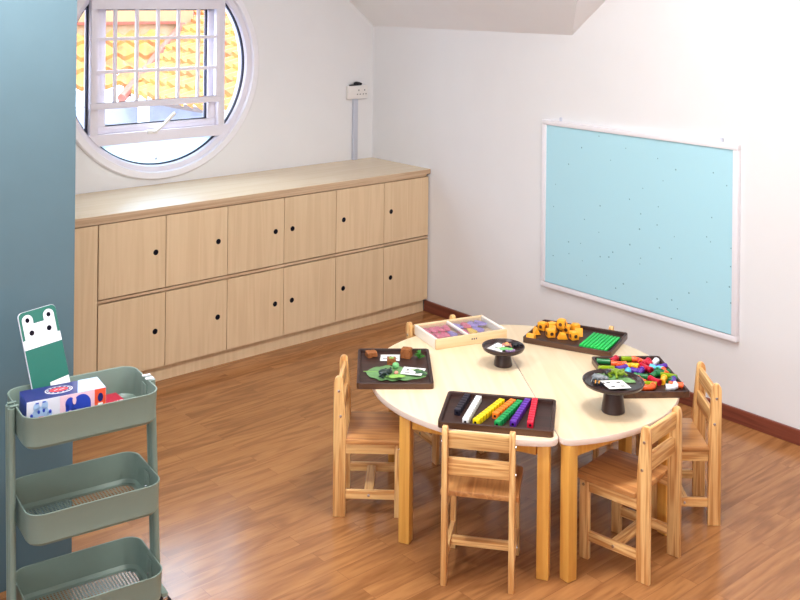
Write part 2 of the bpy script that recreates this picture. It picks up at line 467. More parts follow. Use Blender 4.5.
MB().box((X0 - 0.05, (WY0 + WY1) / 2, (WZ0 + WZ1) / 2), (0.006, WY1 - WY0 - .1, WZ1 - WZ0 - .1)).build('window_pane', M['glass'], w2, smooth=False)
# teal wall end standing in front of the cabinets, left of the photo
struct(MB().box(((X0 - 2.747) / 2, -0.9, H / 2), (-2.747 - X0, 1.8, H + 0.1)).build('wall_teal', M['blue_wall'], smooth=False))

# attic ceiling: two slopes meeting in a fold, flat above
k1, k2, e0 = 0.82, 0.855, 1.70
HC = 2.8; yf = -1.63
xa = -(HC - e0) / k1; yb = yf - (HC - e0) / k2
cb = MB()
cb.raw([(0, 0, e0), (0, yf, e0), (xa, yb, HC), (xa, 0, HC)], [(0, 1, 2, 3)])
cb.raw([(0, yf, e0), (0, yb, HC), (xa, yb, HC)], [(0, 1, 2)])
cb.raw([(xa, 0, HC), (xa, yb, HC), (0, yb, HC), (0.1, Y0 - .1, HC), (X0 - .1, Y0 - .1, HC), (X0 - .1, 0, HC)], [(0, 1, 2, 3, 4, 5)])
cb.box((X0 / 2, Y0 / 2, H + 0.1), (-X0 + 0.4, -Y0 + 0.4, 0.05))
struct(cb.build('ceiling', M['ceiling'], smooth=False))
# dark wood baseboards
struct(MB().box((-0.0075, (-0.522 + Y0) / 2, 0.0325), (0.015, -Y0 - 0.522, 0.065), 0.003).build('baseboard_right', M['base'], smooth=False))

# ------------------------------------------------------------------ round window
win = struct(empty('window_1', (WC[0], 0, WC[1])))
def ring(name, prof, mat, seg=96):
    return MB().lathe(prof, seg, axis='y', closed=True).build(name, mat, win)
ring('outer_trim', [(0.570, -0.004), (0.574, -0.022), (0.606, -0.022), (0.614, -0.012), (0.614, 0.0), (0.598, 0.012), (0.598, 0.09), (0.57, 0.09)], M['white'])
ring('ring_frame', [(0.538, 0.02), (0.545, 0.006), (0.5700, 0.0), (0.5700, 0.09), (0.538, 0.09)], M['win_white'])
ring('gasket', [(0.531, 0.03), (0.538, 0.027), (0.538, 0.045), (0.531, 0.045)], M['gasket'])
def zb(px): return px - WC[1]
def xb(px): return px - WC[0]
# transom and mullions
def clipx(z, r=0.545):
    return math.sqrt(max(0, r * r - z * z))
tz0, tz1 = zb(1.092), zb(1.152)
MB().prism([(-clipx(tz0), tz0), (clipx(tz0), tz0), (clipx(tz1), tz1), (-clipx(tz1), tz1)], -0.004, 0.08, 'y').build('transom', M['win_white'], win)
for xc in (xb(-1.878), xb(-1.118)):
    w = 0.022
    zt = clipx(max(abs(xc - w), abs(xc + w)))
    MB().box((xc, 0.038, (tz1 + zt) / 2), (2 * w, 0.084, zt - tz1), 0.004).build('mullion', M['win_white'], win)
    MB().box((xc + (-0.027 if xc < 0 else 0.027), 0.035, (tz1 + zt) / 2), (0.008, 0.02, zt - tz1)).build('mullion_gasket', M['gasket'], win)
# opening sash
sx0, sx1, sz0, sz1 = xb(-1.856), xb(-1.14), tz1, zb(1.86)
sash = MB()
sw = 0.052; sb = 0.038
for x0_, x1_, z0_, z1_ in ((sx0, sx1, sz0, sz0 + sb), (sx0, sx1, sz1 - sw, sz1), (sx0, sx0 + sw, sz0 + sb, sz1 - sw), (sx1 - sw, sx1, sz0 + sb, sz1 - sw)):
    sash.box(((x0_ + x1_) / 2, 0.05, (z0_ + z1_) / 2), (x1_ - x0_, 0.05, z1_ - z0_), 0.004)
sash = sash.build('sash', M['win_white'], win)
sg = MB()
for x0_, x1_, z0_, z1_ in ((sx0 + sw, sx1 - sw, sz0 + sb, sz0 + sb + .006), (sx1 - sw - .008, sx1 - sw, sz0 + sb + .006, sz1 - sw - .005), (sx0 + sw, sx1 - sw, sz1 - sw - .005, sz1 - sw)):
    sg.box(((x0_ + x1_) / 2, 0.045, (z0_ + z1_) / 2), (x1_ - x0_, 0.02, z1_ - z0_))
sg.build('sash_gasket', M['gasket'], sash)
MB().tube([(xb(-1.545), 0.0, zb(1.145)), (xb(-1.53), -0.018, zb(1.15)), (xb(-1.49), -0.03, zb(1.185)), (xb(-1.43), -0.04, zb(1.245))], 0.009, 8).box((xb(-1.545), 0.005, zb(1.145)), (0.06, 0.03, 0.022), 0.004).build('stay_handle', M['white_plastic'], sash)
# upper lite above the sash
MB().box((0, 0.038, sz1 + 0.025), (0.80, 0.084, 0.05), 0.004).build('head_rail', M['win_white'], win)
# inside grille of flat white bars
gr = MB()
gx0, gx1, gz0, gz1 = xb(-1.912), xb(-1.142), zb(1.288), zb(1.86)
for x0_, x1_, z0_, z1_ in ((gx0, gx1, gz0, gz0 + .034), (gx0, gx1, gz1 - .05, gz1), (gx0, gx0 + .03, gz0 + .034, gz1 - .05), (gx1 - .032, gx1, gz0 + .034, gz1 - .05)):
    gr.box(((x0_ + x1_) / 2, -0.022, (z0_ + z1_) / 2), (x1_ - x0_, 0.03, z1_ - z0_), 0.003)
for i in range(1, 6):
    x = gx0 + 0.015 + (gx1 - gx0 - 0.03) * i / 6
    gr.box((x, -0.02, (gz0 + gz1) / 2), (0.017, 0.014, gz1 - gz0 - .02))
for z in (zb(1.482), zb(1.655)):
    gr.box(((gx0 + gx1) / 2, -0.026, z), (gx1 - gx0 - .02, 0.012, 0.017))
gr.build('grille', M['win_white'], win)
# panes
def seg_pane(z0_, z1_, y, r=0.545):
    pts = []
    n = 24
    for i in range(n + 1):
        z = z0_ + (z1_ - z0_) * i / n; pts.append((clipx(z, r), z))
    for i in range(n, -1, -1):
        z = z0_ + (z1_ - z0_) * i / n; pts.append((-clipx(z, r), z))
    return MB().prism(pts, y, y + 0.005, 'y')
seg_pane(tz1, 0.544, 0.055).build('clear_pane', M['glass'], win, smooth=False)
seg_pane(-0.544, tz0, 0.04).build('frosted_pane', M['frosted'], win, smooth=False)
MB().lathe([(0.0, -0.006), (0.008, -0.006), (0.009, 0.0)], 14, (xb(-1.50), 0.04, zb(0.99)), 'y').build('vent_plug', M['conduit'], win)

# ------------------------------------------------------------------ outside: neighbouring roofs
def s_roof(name, origin, along, down, slope, w, l, pitch, course, clip, parent):
    """S-tiles: wave across, stepped courses down the slope; clip(a, d) keeps a tile cell"""
    b = MB(); along = Vector(along); down = Vector(down)
    na = int(w / pitch * 6); nc = int(l / course)
    for c in range(nc):
        d0, d1 = c * course, (c + 1) * course + 0.01
        vs = []; fs = []
        for i in range(na + 1):
            a = i * pitch / 6
            hgt = 0.032 * math.sin(2 * PI * a / pitch)
            sc = 0.02 * math.sin(2 * PI * a / pitch)
            for d, lift in ((d0, 0.0), (d1 + sc, 0.045), (d1 + sc, 0.0)):
                p = Vector(origin) + along * a + down * d
                p.z = origin[2] - slope * d + hgt + lift
                vs.append(p)
        for i in range(na):
            if clip((i + .5) * pitch / 6, (d0 + d1) / 2):
                q = i * 3
                fs.append((q, q + 3, q + 4, q + 1)); fs.append((q + 1, q + 4, q + 5, q + 2))
        b.raw(vs, fs)
    o = b.build(name, M['tile'], parent)
    return o
VX, VY, VZ, SL = 0.20, 4.0, 0.87, 0.45      # foot of the valley between the two roofs
house = tag(empty('neighbour_house', (VX, VY, 0)), 'neighbouring house with orange clay tile roofs seen through the round window', 'house')
TOP = 1.32
# left roof falls toward the window; right roof falls to the left
s_roof('tiled_roof', (-9.0 - VX, TOP, VZ + SL * TOP), (1, 0, 0), (0, -1, 0), SL, 9.0 + TOP, TOP, 0.23, 0.27,
       lambda a, d: (-9.0 + a - VX * 0) <= (TOP - d) + 0.25, house)
RT = 2.1
s_roof('tiled_roof', (RT, -4.5, VZ + SL * RT), (0, 1, 0), (-1, 0, 0), SL, 4.5 + RT, RT, 0.17, 0.20,
       lambda a, d: (-4.5 + a) <= (RT - d) + 0.05, house)
MB().tube([(-0.02, -0.02, VZ + 0.02), (RT, RT, VZ + SL * RT + 0.03)], 0.045, 8).build('valley_flashing', M['ridge'], house)
MB().box((-4.5, TOP + 0.15, VZ + SL * TOP + 0.6), (9 + 2 * TOP + .4, 0.2, 2.0)).build('upper_wall', M['cream'], house)
MB().box((-4.5, TOP + 0.03, VZ + SL * TOP + 0.10), (9 + 2 * TOP, 0.06, 0.03)).build('wall_flashing', M['ridge'], house)
MB().box((-4.4, 0.2, 0.2), (9.2, 0.24, 1.2)).box((0.5, -2.3, 0.2), (0.24, 5.0, 1.2)).build('house_wall', M['slab'], house)
flat = tag(MB().box((-3.2, 2.15, 0.28), (6.6, 3.4, 0.3)).box((-3.2, 3.75, 0.47), (6.6, 0.16, 0.12)).box((-3.2, 2.6, 0.45), (6.6, 0.05, 0.05)).build('terrace_slab', M['slab'], smooth=False),
           'pale concrete terrace slab below the tiled roofs, seen low through the window', 'terrace')
struct(MB().box((0, 22, -3.05), (90, 43, 0.1)).build('ground', M['ground'], smooth=False))

# ------------------------------------------------------------------ built-in cabinets
CY = -0.5576; FY = CY + 0.010      # worktop nose and door faces
PITCH = 0.3478; CX0 = -0.0077
DT = 0.018
def make_cabinet(k):
    xr = CX0 - PITCH * k; xl = xr - PITCH; xc = (xl + xr) / 2
    t = tag(empty('cabinet_unit', (xc, -0.27, 0.075)), '', 'cabinet', 'pale wood two-door cabinet units under the window')
    hw = PITCH / 2
    lx = lambda b, nm, m: b.build(nm, m, t)
    yb_ = lambda y: y + 0.27; zz = lambda z: z - 0.075
    c = MB()
    y0 = FY + DT + .001; yc = (yb_(y0) + yb_(-0.01)) / 2; dy = (-0.01 - y0)
    for sx in (-1, 1): c.box((sx * (hw - .009), yc, zz(0.4465)), (0.018, dy, 0.743))
    for z in (0.084, 0.451, 0.809): c.box((0, yc, zz(z)), (PITCH, dy, 0.018))
    c.box((0, yb_(-0.018), zz(0.4465)), (PITCH, 0.01, 0.74))
    c.box((0, yb_(FY + .011), zz(0.450)), (PITCH, 0.016, 0.012))
    c.build('carcass', M['cab_edge'], t, smooth=False)
    hx = (hw - 0.054) if k >= 3 else -(hw - 0.054)
    for z0, z1, hz in ((0.0785, 0.4375, 0.256), (0.4625, 0.812, 0.640)):
        d = MB()
        # door leaf with a drilled round finger hole
        n = 24; hr = 0.0138
        cz = zz((z0 + z1) / 2); dw = PITCH / 2 - 0.002; dh = (z1 - z0) / 2
        rg = [(hx + hr * math.cos(2 * PI * i / n), zz(hz) + hr * math.sin(2 * PI * i / n)) for i in range(n)]
        sqr = []
        for i in range(n):
            a = 2 * PI * i / n; c_, s_ = math.cos(a), math.sin(a); tt = 0.03 / max(abs(c_), abs(s_))
            sqr.append((hx + tt * c_, zz(hz) + tt * s_))
        yf_, ybk = yb_(FY), yb_(FY + DT)
        for yy in (yf_, ybk):
            for i in range(n):
                j = (i + 1) % n
                d.quad(*[(p[0], yy, p[1]) for p in (rg[i], rg[j], sqr[j], sqr[i])])
            zc = zz(hz)
            for xa_, xb_, za_, zb_ in ((-dw, hx - .03, cz - dh, cz + dh), (hx + .03, dw, cz - dh, cz + dh), (hx - .03, hx + .03, cz - dh, zc - .03), (hx - .03, hx + .03, zc + .03, cz + dh)):
                d.quad((xa_, yy, za_), (xb_, yy, za_), (xb_, yy, zb_), (xa_, yy, zb_))
        for xa_, za_, xb_, zb_ in ((-dw, cz - dh, dw, cz - dh), (dw, cz - dh, dw, cz + dh), (dw, cz + dh, -dw, cz + dh), (-dw, cz + dh, -dw, cz - dh)):
            d.quad((xa_, yf_, za_), (xb_, yf_, zb_), (xb_, ybk, zb_), (xa_, ybk, za_))
        door = d.build('door', M['cab'], t, smooth=False)
        MB().lathe([(hr + .0003, 0.0), (hr + .0003, DT - .003), (0.0, DT - .003)], n, (hx, yf_ + .0005, zz(hz)), 'y').build('finger_hole', M['hole'], door, recalc=False)
    return t
CL = ['standing against the white right wall', 'second from the white right wall', 'third from the white right wall', 'third from the plain end panel at left', 'second from the plain end panel at left', 'beside the plain end panel at left']
for k in range(6):
    c = make_cabinet(k); c['label'] = 'pale oak two-door cabinet unit ' + CL[k]
fx1 = CX0 - 6 * PITCH
tag(MB().box(((fx1 - 2.745) / 2 - .001, FY + DT / 2, 0.445), (fx1 + 2.745 - .006, DT, 0.734), 0.001).build('end_panel', M['cab'], smooth=False), 'plain pale oak filler panel beside the teal wall', 'panel')
tag(MB().box(((CX0 - 0.008 - 2.745) / 2, -0.511, 0.0375), (2.745 + CX0 - .014, 0.018, 0.075)).build('kickboard', M['cab'], smooth=False), 'long pale oak kickboard under the row of cabinets', 'kickboard')
wt = MB().box(((-0.001 - 2.745) / 2, CY / 2 - .001, 0.844), (2.744, -CY - .004, 0.028), 0.0015)
wt.mi = 1
wt.box(((-0.03 - 2.745) / 2, (CY + .006 - .02) / 2, 0.824), (2.712, -CY - .02, 0.012))
wto = wt.build('worktop', [M['cab_top'], M['cab_edge']], smooth=False)
for p in wto.data.polygons:
    if p.normal.y < -0.7: p.material_index = 1
tag(wto, 'long pale oak worktop over the cabinets below the round window', 'worktop')

# socket and conduit
so = tag(empty('wall_socket', (-0.142, 0, 1.285)), 'white double wall socket with grey conduit by the room corner', 'socket')
MB().box((0, -0.016, 0), (0.158, 0.026, 0.084), 0.005).build('socket_plate', M['white_plastic'], so)
hb = MB()
for cx in (0.005, 0.052):
    hb.box((cx, -0.0295, 0.012), (0.006, 0.002, 0.010))
    for dx in (-0.011, 0.011): hb.box((cx + dx, -0.0295, -0.013), (0.008, 0.002, 0.006))
hb.build('pin_holes', M['ink'], so, smooth=False)
MB().box((-0.010, -0.011, -0.2345), (0.034, 0.02, 0.385), 0.003).build('conduit', M['conduit'], so)
tag(MB().box((-0.158, -0.018, 1.331), (0.09, 0.022, 0.008), 0.003).ball((-0.148, -0.018, 1.340), (0.022, 0.013, 0.012)).tube([(-0.158, -.018, 1.338), (-.133, -.022, 1.344), (-0.108, -0.018, 1.336)], 0.006).build('plug_adapter', M['black']),
    'small black adapter lying on top of the wall socket', 'adapter')

# ------------------------------------------------------------------ pale blue board
bd = tag(empty('notice_board', (0, -2.029, 0.805)), 'large pale blue wall board in a thin white frame', 'board')
BW, BH = 1.152, 0.885
MB().box((-0.012, 0, 0), (0.012, BW - .04, BH - .04)).build('board_panel', M['board'], bd, smooth=False)
fr = MB()
fw = 0.027
for yy, zz_, sy, sz in ((0, BH / 2 - fw / 2, BW, fw), (0, -BH / 2 + fw / 2, BW, fw), (BW / 2 - fw / 2, 0, fw, BH - 2 * fw), (-BW / 2 + fw / 2, 0, fw, BH - 2 * fw)):
    fr.box((-0.013, yy, zz_), (0.026, sy, sz), 0.003)
fr.build('board_frame', M['white'], bd)
for yy in (0.463, -0.483):
    MB().box((-0.006, yy, BH / 2 + 0.008), (0.01, 0.014, 0.022), 0.003).build('hanger', M['conduit'], bd)

# ------------------------------------------------------------------ chairs
CWD, CDP, CHT, SEAT = 0.236, 0.262, 0.510, 0.287
def make_chair():
    t = empty('child_chair')
    tk = 0.0185; hx = CWD / 2 - tk / 2
    yb0 = -CDP / 2
    for s in (-1, 1):
        prof = [(yb0, 0), (yb0 + .046, 0), (yb0 + .046, .335), (yb0 + .043, .38), (yb0 + .036, .46), (yb0 + .033, .488)]
        prof += [(yb0 + .0175 + .0155 * math.cos(a), .492 + .018 * math.sin(a)) for a in [PI * i / 8 for i in range(1, 8)]] + [(yb0, .486)]
        l = MB().prism(prof, s * hx - tk / 2, s * hx + tk / 2, 'x', bev=.003).build('leg', M['pine_z'], t)
        for (by, bz) in ((yb0 + .019, .458), (yb0 + .026, .366)):
            MB().lathe([(0.0055, 0), (0.005, s * 0.0025), (0.0, s * 0.0035)], 10, (s * (hx + tk / 2), by, bz), 'x').build('bolt', M['chrome'], l)
        f = MB().box((s * hx, CDP / 2 - .020, .134), (tk, .036, .267), .003).build('leg', M['pine_z'], t)
        MB().lathe([(0.0055, 0), (0.005, s * 0.0025), (0.0, s * 0.0035)], 10, (s * (hx + tk / 2), CDP / 2 - .02, .252), 'x').build('bolt', M['chrome'], f)
        y0, y1 = yb0 + .046, CDP / 2 - .038
        MB().box((s * hx, (y0 + y1) / 2, .249), (tk - .003, y1 - y0, .037), .002).build('side_rail', M['pine_y'], t)
        lr = MB().box((s * hx, (y0 + y1) / 2, .081), (tk - .003, y1 - y0, .031), .002).build('side_rail', M['pine_y'], t)
        MB().lathe([(0.0055, 0), (0.005, s * 0.0025), (0.0, s * 0.0035)], 10, (s * (hx + tk / 2 - .0015), (y0 + y1) / 2 - .005, .081), 'x').build('bolt', M['chrome'], lr)
    ix = CWD - 2 * tk
    MB().box((0, yb0 + .021, .4655), (ix, .016, .054), .004).build('back_slat', M['pine_x'], t)
    MB().box((0, yb0 + .026, .378), (ix, .017, .056), .004).build('back_slat', M['pine_x'], t)
    MB().box((0, (yb0 + .046 + CDP / 2 - .038) / 2 - .005, .083), (ix, .034, .02), .003).build('stretcher', M['pine_x'], t)
    # seat: notched between the rear legs, rounded front corners
    r = .020; f = CDP / 2 + .012; w = CWD / 2 + .010; yr = yb0 + .0465
    outline = [(-w, yr), (w, yr)] + arc(w - r, f - r, r, 0, PI / 2, 5) + arc(-w + r, f - r, r, PI / 2, PI, 5)
    MB().prism(outline, SEAT - .019, SEAT, 'z', bev=.004).build('seat', M['seat_pine'], t)
    return t
def facing(fx, fy): return math.atan2(-fx, fy)
CH = [((-1.710, -2.675), (.787, .618), 'small pine chair at the front, its back to the viewer before the rod tray'),
      ((-1.716, -2.100), (.735, -.678), 'small pine chair at the left end, seen side-on before the leaf tray'),
      ((-1.274, -2.952), (-.135, .99), 'small pine chair angled in front of the large pedestal dish'),
      ((-.874, -2.868), (-.73, .68), 'small pine chair at the right end nearest the white wall'),
      ((-.7555, -2.305), (-.924, -.383), 'small pine chair mostly hidden behind the tray of amber blocks'),
      ((-1.1876, -1.942), (-.2, -.98), 'small pine chair mostly hidden behind the shallow wooden box')]
proto = make_chair()
for i, (loc, f, lab) in enumerate(CH):
    o = proto if i == 0 else copy_tree(proto)
    o.location = (loc[0], loc[1], 0); o.rotation_euler = (0, 0, facing(*f))
    if i == 4: o.scale = (1, 1, .975)
    tag(o, lab, 'chair', 'small pine chairs around the table')

# ------------------------------------------------------------------ table of two half rounds
TC = Vector((-1.25, -2.432)); TR = 0.577; TT = 0.465; TH = 0.022
SA = R(54.8)
def half_table(flip, legs, lab):
    t = tag(empty('half_round_table', (TC.x, TC.y, 0), SA + (PI if flip else 0)), lab, 'table', 'half round tables pushed together')
    rc = 0.035; g = 0.0012
    uc = math.sqrt((TR - rc) ** 2 - rc ** 2); ph = math.atan2(rc, uc)
    pts = arc(uc, rc + g, rc, -PI / 2, ph, 6) + arc(0, g, TR, ph, PI - ph, 72)[1:-1] + arc(-uc, rc + g, rc, PI - ph, 1.5 * PI, 6)
    bm = MB()
    bm.prism(pts, TT - TH, TT, 'z', bev=.003)
    top = bm.build('tabletop', [M['maple'], M['edge']], t)
    for p in top.data.polygons:
        if p.normal.z < 0.9: p.material_index = 1
    W = []
    for (x, y, rz) in legs:
        d = Vector((x, y)) - TC; a = -(SA + (PI if flip else 0))
        l = Vector((d.x * math.cos(a) - d.y * math.sin(a), d.x * math.sin(a) + d.y * math.cos(a)))
        MB().box((0, 0, (TT - TH) / 2), (.040, .040, TT - TH - .0006), .003).build('leg', M['leg'], t, (l.x, l.y, 0), (0, 0, R(rz) + a))
        W.append(l)
    for i in range(4):
        A, B = W[i], W[(i + 1) % 4]
        d = (B - A); L_ = d.length; d.normalize()
        MB().box((0, 0, 0), (L_ - .05, .018, .045), .002).build('apron', M['leg'], t, ((A.x + B.x) / 2, (A.y + B.y) / 2, TT - TH - .0235), (0, 0, math.atan2(d.y, d.x)))
    return t
uu = Vector((math.cos(SA), math.sin(SA))); vv = Vector((-uu.y, uu.x))
def seamp(a, b): p = TC + uu * a + vv * b; return (p.x, p.y)
half_table(False, [(-1.594, -2.844, 31), (-1.796, -2.391, 27), (*seamp(.30, .455), 30), (*seamp(.52, .045), 30)], 'left half of the round maple table, holding the leaf tray and rod tray')
half_table(True, [(-1.540, -2.904, 85), (*seamp(-.30, -.455), 85), (*seamp(.22, -.48), 85), (*seamp(.52, -.045), 85)], 'right half of the round maple table, holding the pipe tray')

# ------------------------------------------------------------------ trays
def make_tray(w, d, h=0.022):
    t = empty('wooden_tray')
    fl = MB(); r = .014
    o, i = rrect(w, d, r), rrect(w - .020, d - .020, r - .007)
    n = len(o)
    MB().prism(rrect(w - .012, d - .012, r - .005), 0.0, .008, 'z').build('tray_base', M['tray'], t, smooth=False)
    b = MB()
    vs = [(x, y, 0) for x, y in o] + [(x, y, h - .0015) for x, y in o]
    o2 = rrect(w - .003, d - .003, r - .001)
    vs += [(x, y, h) for x, y in o2] + [(x, y, h) for x, y in rrect(w - .015, d - .015, r - .005)] + [(x, y, h - .002) for x, y in i] + [(x * .985, y * .985, .005) for x, y in i]
    fs, ms = [], []
    for k in range(5):
        for j in range(n):
            j2 = (j + 1) % n
            fs.append((k * n + j, k * n + j2, (k + 1) * n + j2, (k + 1) * n + j)); ms.append(1 if k == 0 else 0)
    b.raw(vs, fs); b.m = ms
    b.build('rim', [M['tray'], M['tray_side']], t)
    return t
TRAYS = {'L': ((-1.606, -2.102), -39.5, .282, .366, 'dark wooden tray of leaves and bark cubes at the left of the table'),
         'F': ((-1.6045, -2.647), -51.5, .382, .268, 'dark wooden tray at the table front holding coloured cube rods'),
         'B': ((-.795, -2.320), -68.0, .374, .270, 'dark wooden tray at the table back holding amber blocks and green rods'),
         'R': ((-.9495, -2.748), -127.5, .364, .272, 'dark wooden tray at the table right heaped with coloured pipe pieces')}
def keep_in(k, x, y, m):
    """move a point inside the rim of a tray"""
    c, a, w, d, _ = TRAYS[k]; a = R(a)
    px, py = x - c[0], y - c[1]
    lx, ly = px * math.cos(a) + py * math.sin(a), -px * math.sin(a) + py * math.cos(a)
    lx = max(-w / 2 + m, min(w / 2 - m, lx)); ly = max(-d / 2 + m, min(d / 2 - m, ly))
    return c[0] + lx * math.cos(a) - ly * math.sin(a), c[1] + lx * math.sin(a) + ly * math.cos(a)
TZ = TT + .0005
for k, (c, a, w, d, lab) in TRAYS.items():
    t = make_tray(w, d); t.location = (c[0], c[1], TZ); t.rotation_euler = (0, 0, R(a)); tag(t, lab, 'tray', 'dark wooden trays on the table')
FZ = TZ + .0085                       # tray floors

# snap-cube rods
def make_rod(col, n, c, ang, z=0.0, tilt=0.0):
    b = MB(); s = .0208
    for i in range(n):
        x = (i - (n - 1) / 2) * s
        b.box((x, 0, s * .49), (s * .985, s * .97, s * .97), .0008)
        if i < n - 1: b.box((x + s / 2, 0, s * .48), (.004, s * .6, s * .6))
    b.lathe([(.0042, 0), (.0042, .004), (0, .004)], 10, ((n - 1) / 2 * s + s * .47, 0, s * .48), 'x')
    o = b.build('cube_rod', M['r_' + col], None, (c[0] - .0065, c[1] - .0075, FZ + z), (0, tilt, R(ang)))
    hb = MB()
    hb.lathe([(.0045, 0), (.0045, -.0006), (0, -.0006)], 10, (-(n - 1) / 2 * s - s * .47, 0, s * .48), 'x')
    for i in range(n):
        x = (i - (n - 1) / 2) * s
        hb.box((x + s / 2, 0, s * .972), (.0013, s * .94, .0008)); hb.box((x + s / 2, -s * .484, s * .49), (.0013, .0008, s * .94))
    hb.build('cube_joint', M['hole'], o, smooth=False)
    return tag(o, '', 'counting rod', 'snap cube rods on the front tray')
RODS = [('black', 7, (-1.655, -2.522), 31), ('white', 10, (-1.661, -2.576), 32), ('yellow', 10, (-1.628, -2.624), 18), ('orange', 7, (-1.570, -2.640), 17.5),
        ('green', 10, (-1.586, -2.676), 21), ('purple', 10, (-1.549, -2.696), 28), ('red', 10, (-1.519, -2.724), 37)]
RL = {'black': 'short black snap-cube rod at the left end of the front tray', 'white': 'white snap-cube rod lying between the black and yellow rods', 'yellow': 'yellow snap-cube rod slanting across the middle of the front tray',
      'orange': 'short orange snap-cube rod between the yellow and green rods', 'green': 'green snap-cube rod between the orange and purple rods', 'purple': 'purple snap-cube rod between the green and red rods', 'red': 'red snap-cube rod at the right end of the row of rods'}
for col, n, c, a in RODS: make_rod(col, n, c, a)['label'] = RL[col]

# amber geometric blocks
def block_mesh(kind):
    b = MB(); s = .033
    if kind == 0:
        b.box((0, 0, s / 2), (s, s, s), .003)
    elif kind == 1:
        b.prism([(-s / 2, 0), (s / 2, 0), (0, s * .95)], -s / 2, s / 2, 'y', bev=.002)
    elif kind == 2:
        b.prism([(-s * .62, 0), (s * .62, 0), (s * .4, s * .62), (-s * .25, s * .7)], -s / 2, s / 2, 'y', bev=.002)
    else:
        b.prism([(s * .62 * math.cos(a), s * .62 * math.sin(a)) for a in [2 * PI * i / 5 for i in range(5)]], 0, s * .9, 'z', bev=.002)
    return b, s
BL = [((-.950, -2.210), 2, 20, 0), ((-.885, -2.180), 1, -30, 0), ((-.822, -2.162), 0, 10, 0), ((-.786, -2.185), 3, 40, 0), ((-.865, -2.243), 0, 62, 0), ((-.752, -2.212), 0, 75, 0.0), ((-.815, -2.212), 1, 15, .0),
      ((-.842, -2.288), 2, -40, 0), ((-.772, -2.252), 0, 30, 0), ((-.722, -2.260), 3, 5, 0), ((-.812, -2.325), 0, 66, 0), ((-.757, -2.306), 1, 40, 0), ((-.800, -2.248), 0, 22, .027)]
WHERE_B = ['low wedge amber block at the left end of the pile', 'upright three-sided amber block next to the leftmost wedge', 'amber cube at the left back of the pile', 'five-sided amber block behind the pile, left of the tall cube', 'amber cube with a round hole at the left front of the pile',
           'amber cube at the back, by the tray rim', 'three-sided amber block in the middle of the pile', 'amber wedge at the front of the pile', 'amber cube right of the middle of the pile', 'five-sided amber block at the right back of the pile',
           'amber cube with a round hole at the right front of the pile', 'three-sided amber block at the right end of the pile', 'amber cube lying on top of the other amber blocks']
for (c, kd, a, dz), lab in zip(BL, WHERE_B):
    b, s = block_mesh(kd)
    o = b.build('geometric_block', M['block'], None, (c[0], c[1], FZ + dz), (0, 0, R(a)))
    if kd == 0:
        h = MB()
        for yy in (-s / 2 - .0004, s / 2 + .0004): h.lathe([(.0075, 0), (.0075, math.copysign(.0005, yy)), (0, math.copysign(.0005, yy))], 12, (0, yy, s / 2), 'y')
        for xx in (-s / 2 - .0004, s / 2 + .0004): h.lathe([(.0075, 0), (.0075, math.copysign(.0005, xx)), (0, math.copysign(.0005, xx))], 12, (xx, 0, s / 2), 'x')
        h.build('round_hole', M['tray_side'], o, smooth=False)
    tag(o, lab, 'block', 'amber blocks on the back tray')

# bright green rods lying side by side
P0, P1, P3 = Vector((-.704, -2.340)), Vector((-.667, -2.454)), Vector((-.872, -2.398))
NRD = 8
for i in range(NRD):
    f = (i + .5) / NRD
    A = P0 + (P1 - P0) * f; B = A + (P3 - P0)
    d = B - A; L_ = d.length
    b = MB().box((0, 0, .0056), (L_, .0108, .0112), .0015)
    o = b.build('counting_stick', M['grod'], None, ((A.x + B.x) / 2, (A.y + B.y) / 2, FZ), (0, 0, math.atan2(d.y, d.x)))
    g = MB()
    for q in range(1, 10): g.box((-L_ / 2 + L_ * q / 10, 0, .0111), (.0012, .0104, .0006))
    g.build('unit_groove', M['p_green'], o, smooth=False)
    names = ['nearest the amber blocks', 'second from the amber blocks', 'third from the amber blocks', 'fourth from the amber blocks', 'fourth from the right rim', 'third from the right rim', 'second from the right rim', 'nearest the right rim of its tray']
    tag(o, 'bright green stick in the row of eight, ' + names[i], 'counting stick', 'green counting sticks on the back tray')

# pipe connectors
def pipe_mesh(kind):
    b = MB(); r = .0105
    def hollow(p0, p1, rr=r):
        p0, p1 = Vector(p0), Vector(p1); d = (p1 - p0)
        b.tube([p0 + d * .12, p0, p0, p1, p1, p1 - d * .12], rr, 12, False, [rr * .68, rr * .68, rr, rr, rr * .68, rr * .68])
        b.tube([p0 + d * .1, p0 + d * .1001], rr * .69, 12, True); b.tube([p1 - d * .1, p1 - d * .1001], rr * .69, 12, True)
        for e, q in ((p0, 1), (p1, -1)):
            dn = d.normalized() * q
            b.tube([e + dn * .001, e + dn * .009], rr * 1.16, 12)
    if kind == 'straight': hollow((-.026, 0, r), (.026, 0, r))
    elif kind == 'elbow':
        pts = [(-.030, 0, r), (-.014, 0, r), (-.004, .003, r), (.004, .011, r), (.007, .020, r), (.007, .034, r)]
        b.tube(pts, r, 12); b.tube(pts[:2], r * 1.16, 12); b.tube(pts[-2:], r * 1.16, 12)
    elif kind == 'tee':
        hollow((-.030, 0, r), (.030, 0, r)); hollow((0, .006, r), (0, .034, r))
    elif kind == 'cross':
        hollow((-.030, 0, r), (.030, 0, r)); hollow((0, -.030, r), (0, .030, r))
    else:
        pts, rad = [], []
        for i in range(29):
            x = -.03 + .06 * i / 28
            pts.append((x, .004 * math.cos(x * 50), r)); rad.append(r * (1.05 if i % 2 else .84))
        b.tube(pts, r, 12, True, rad)
    return b
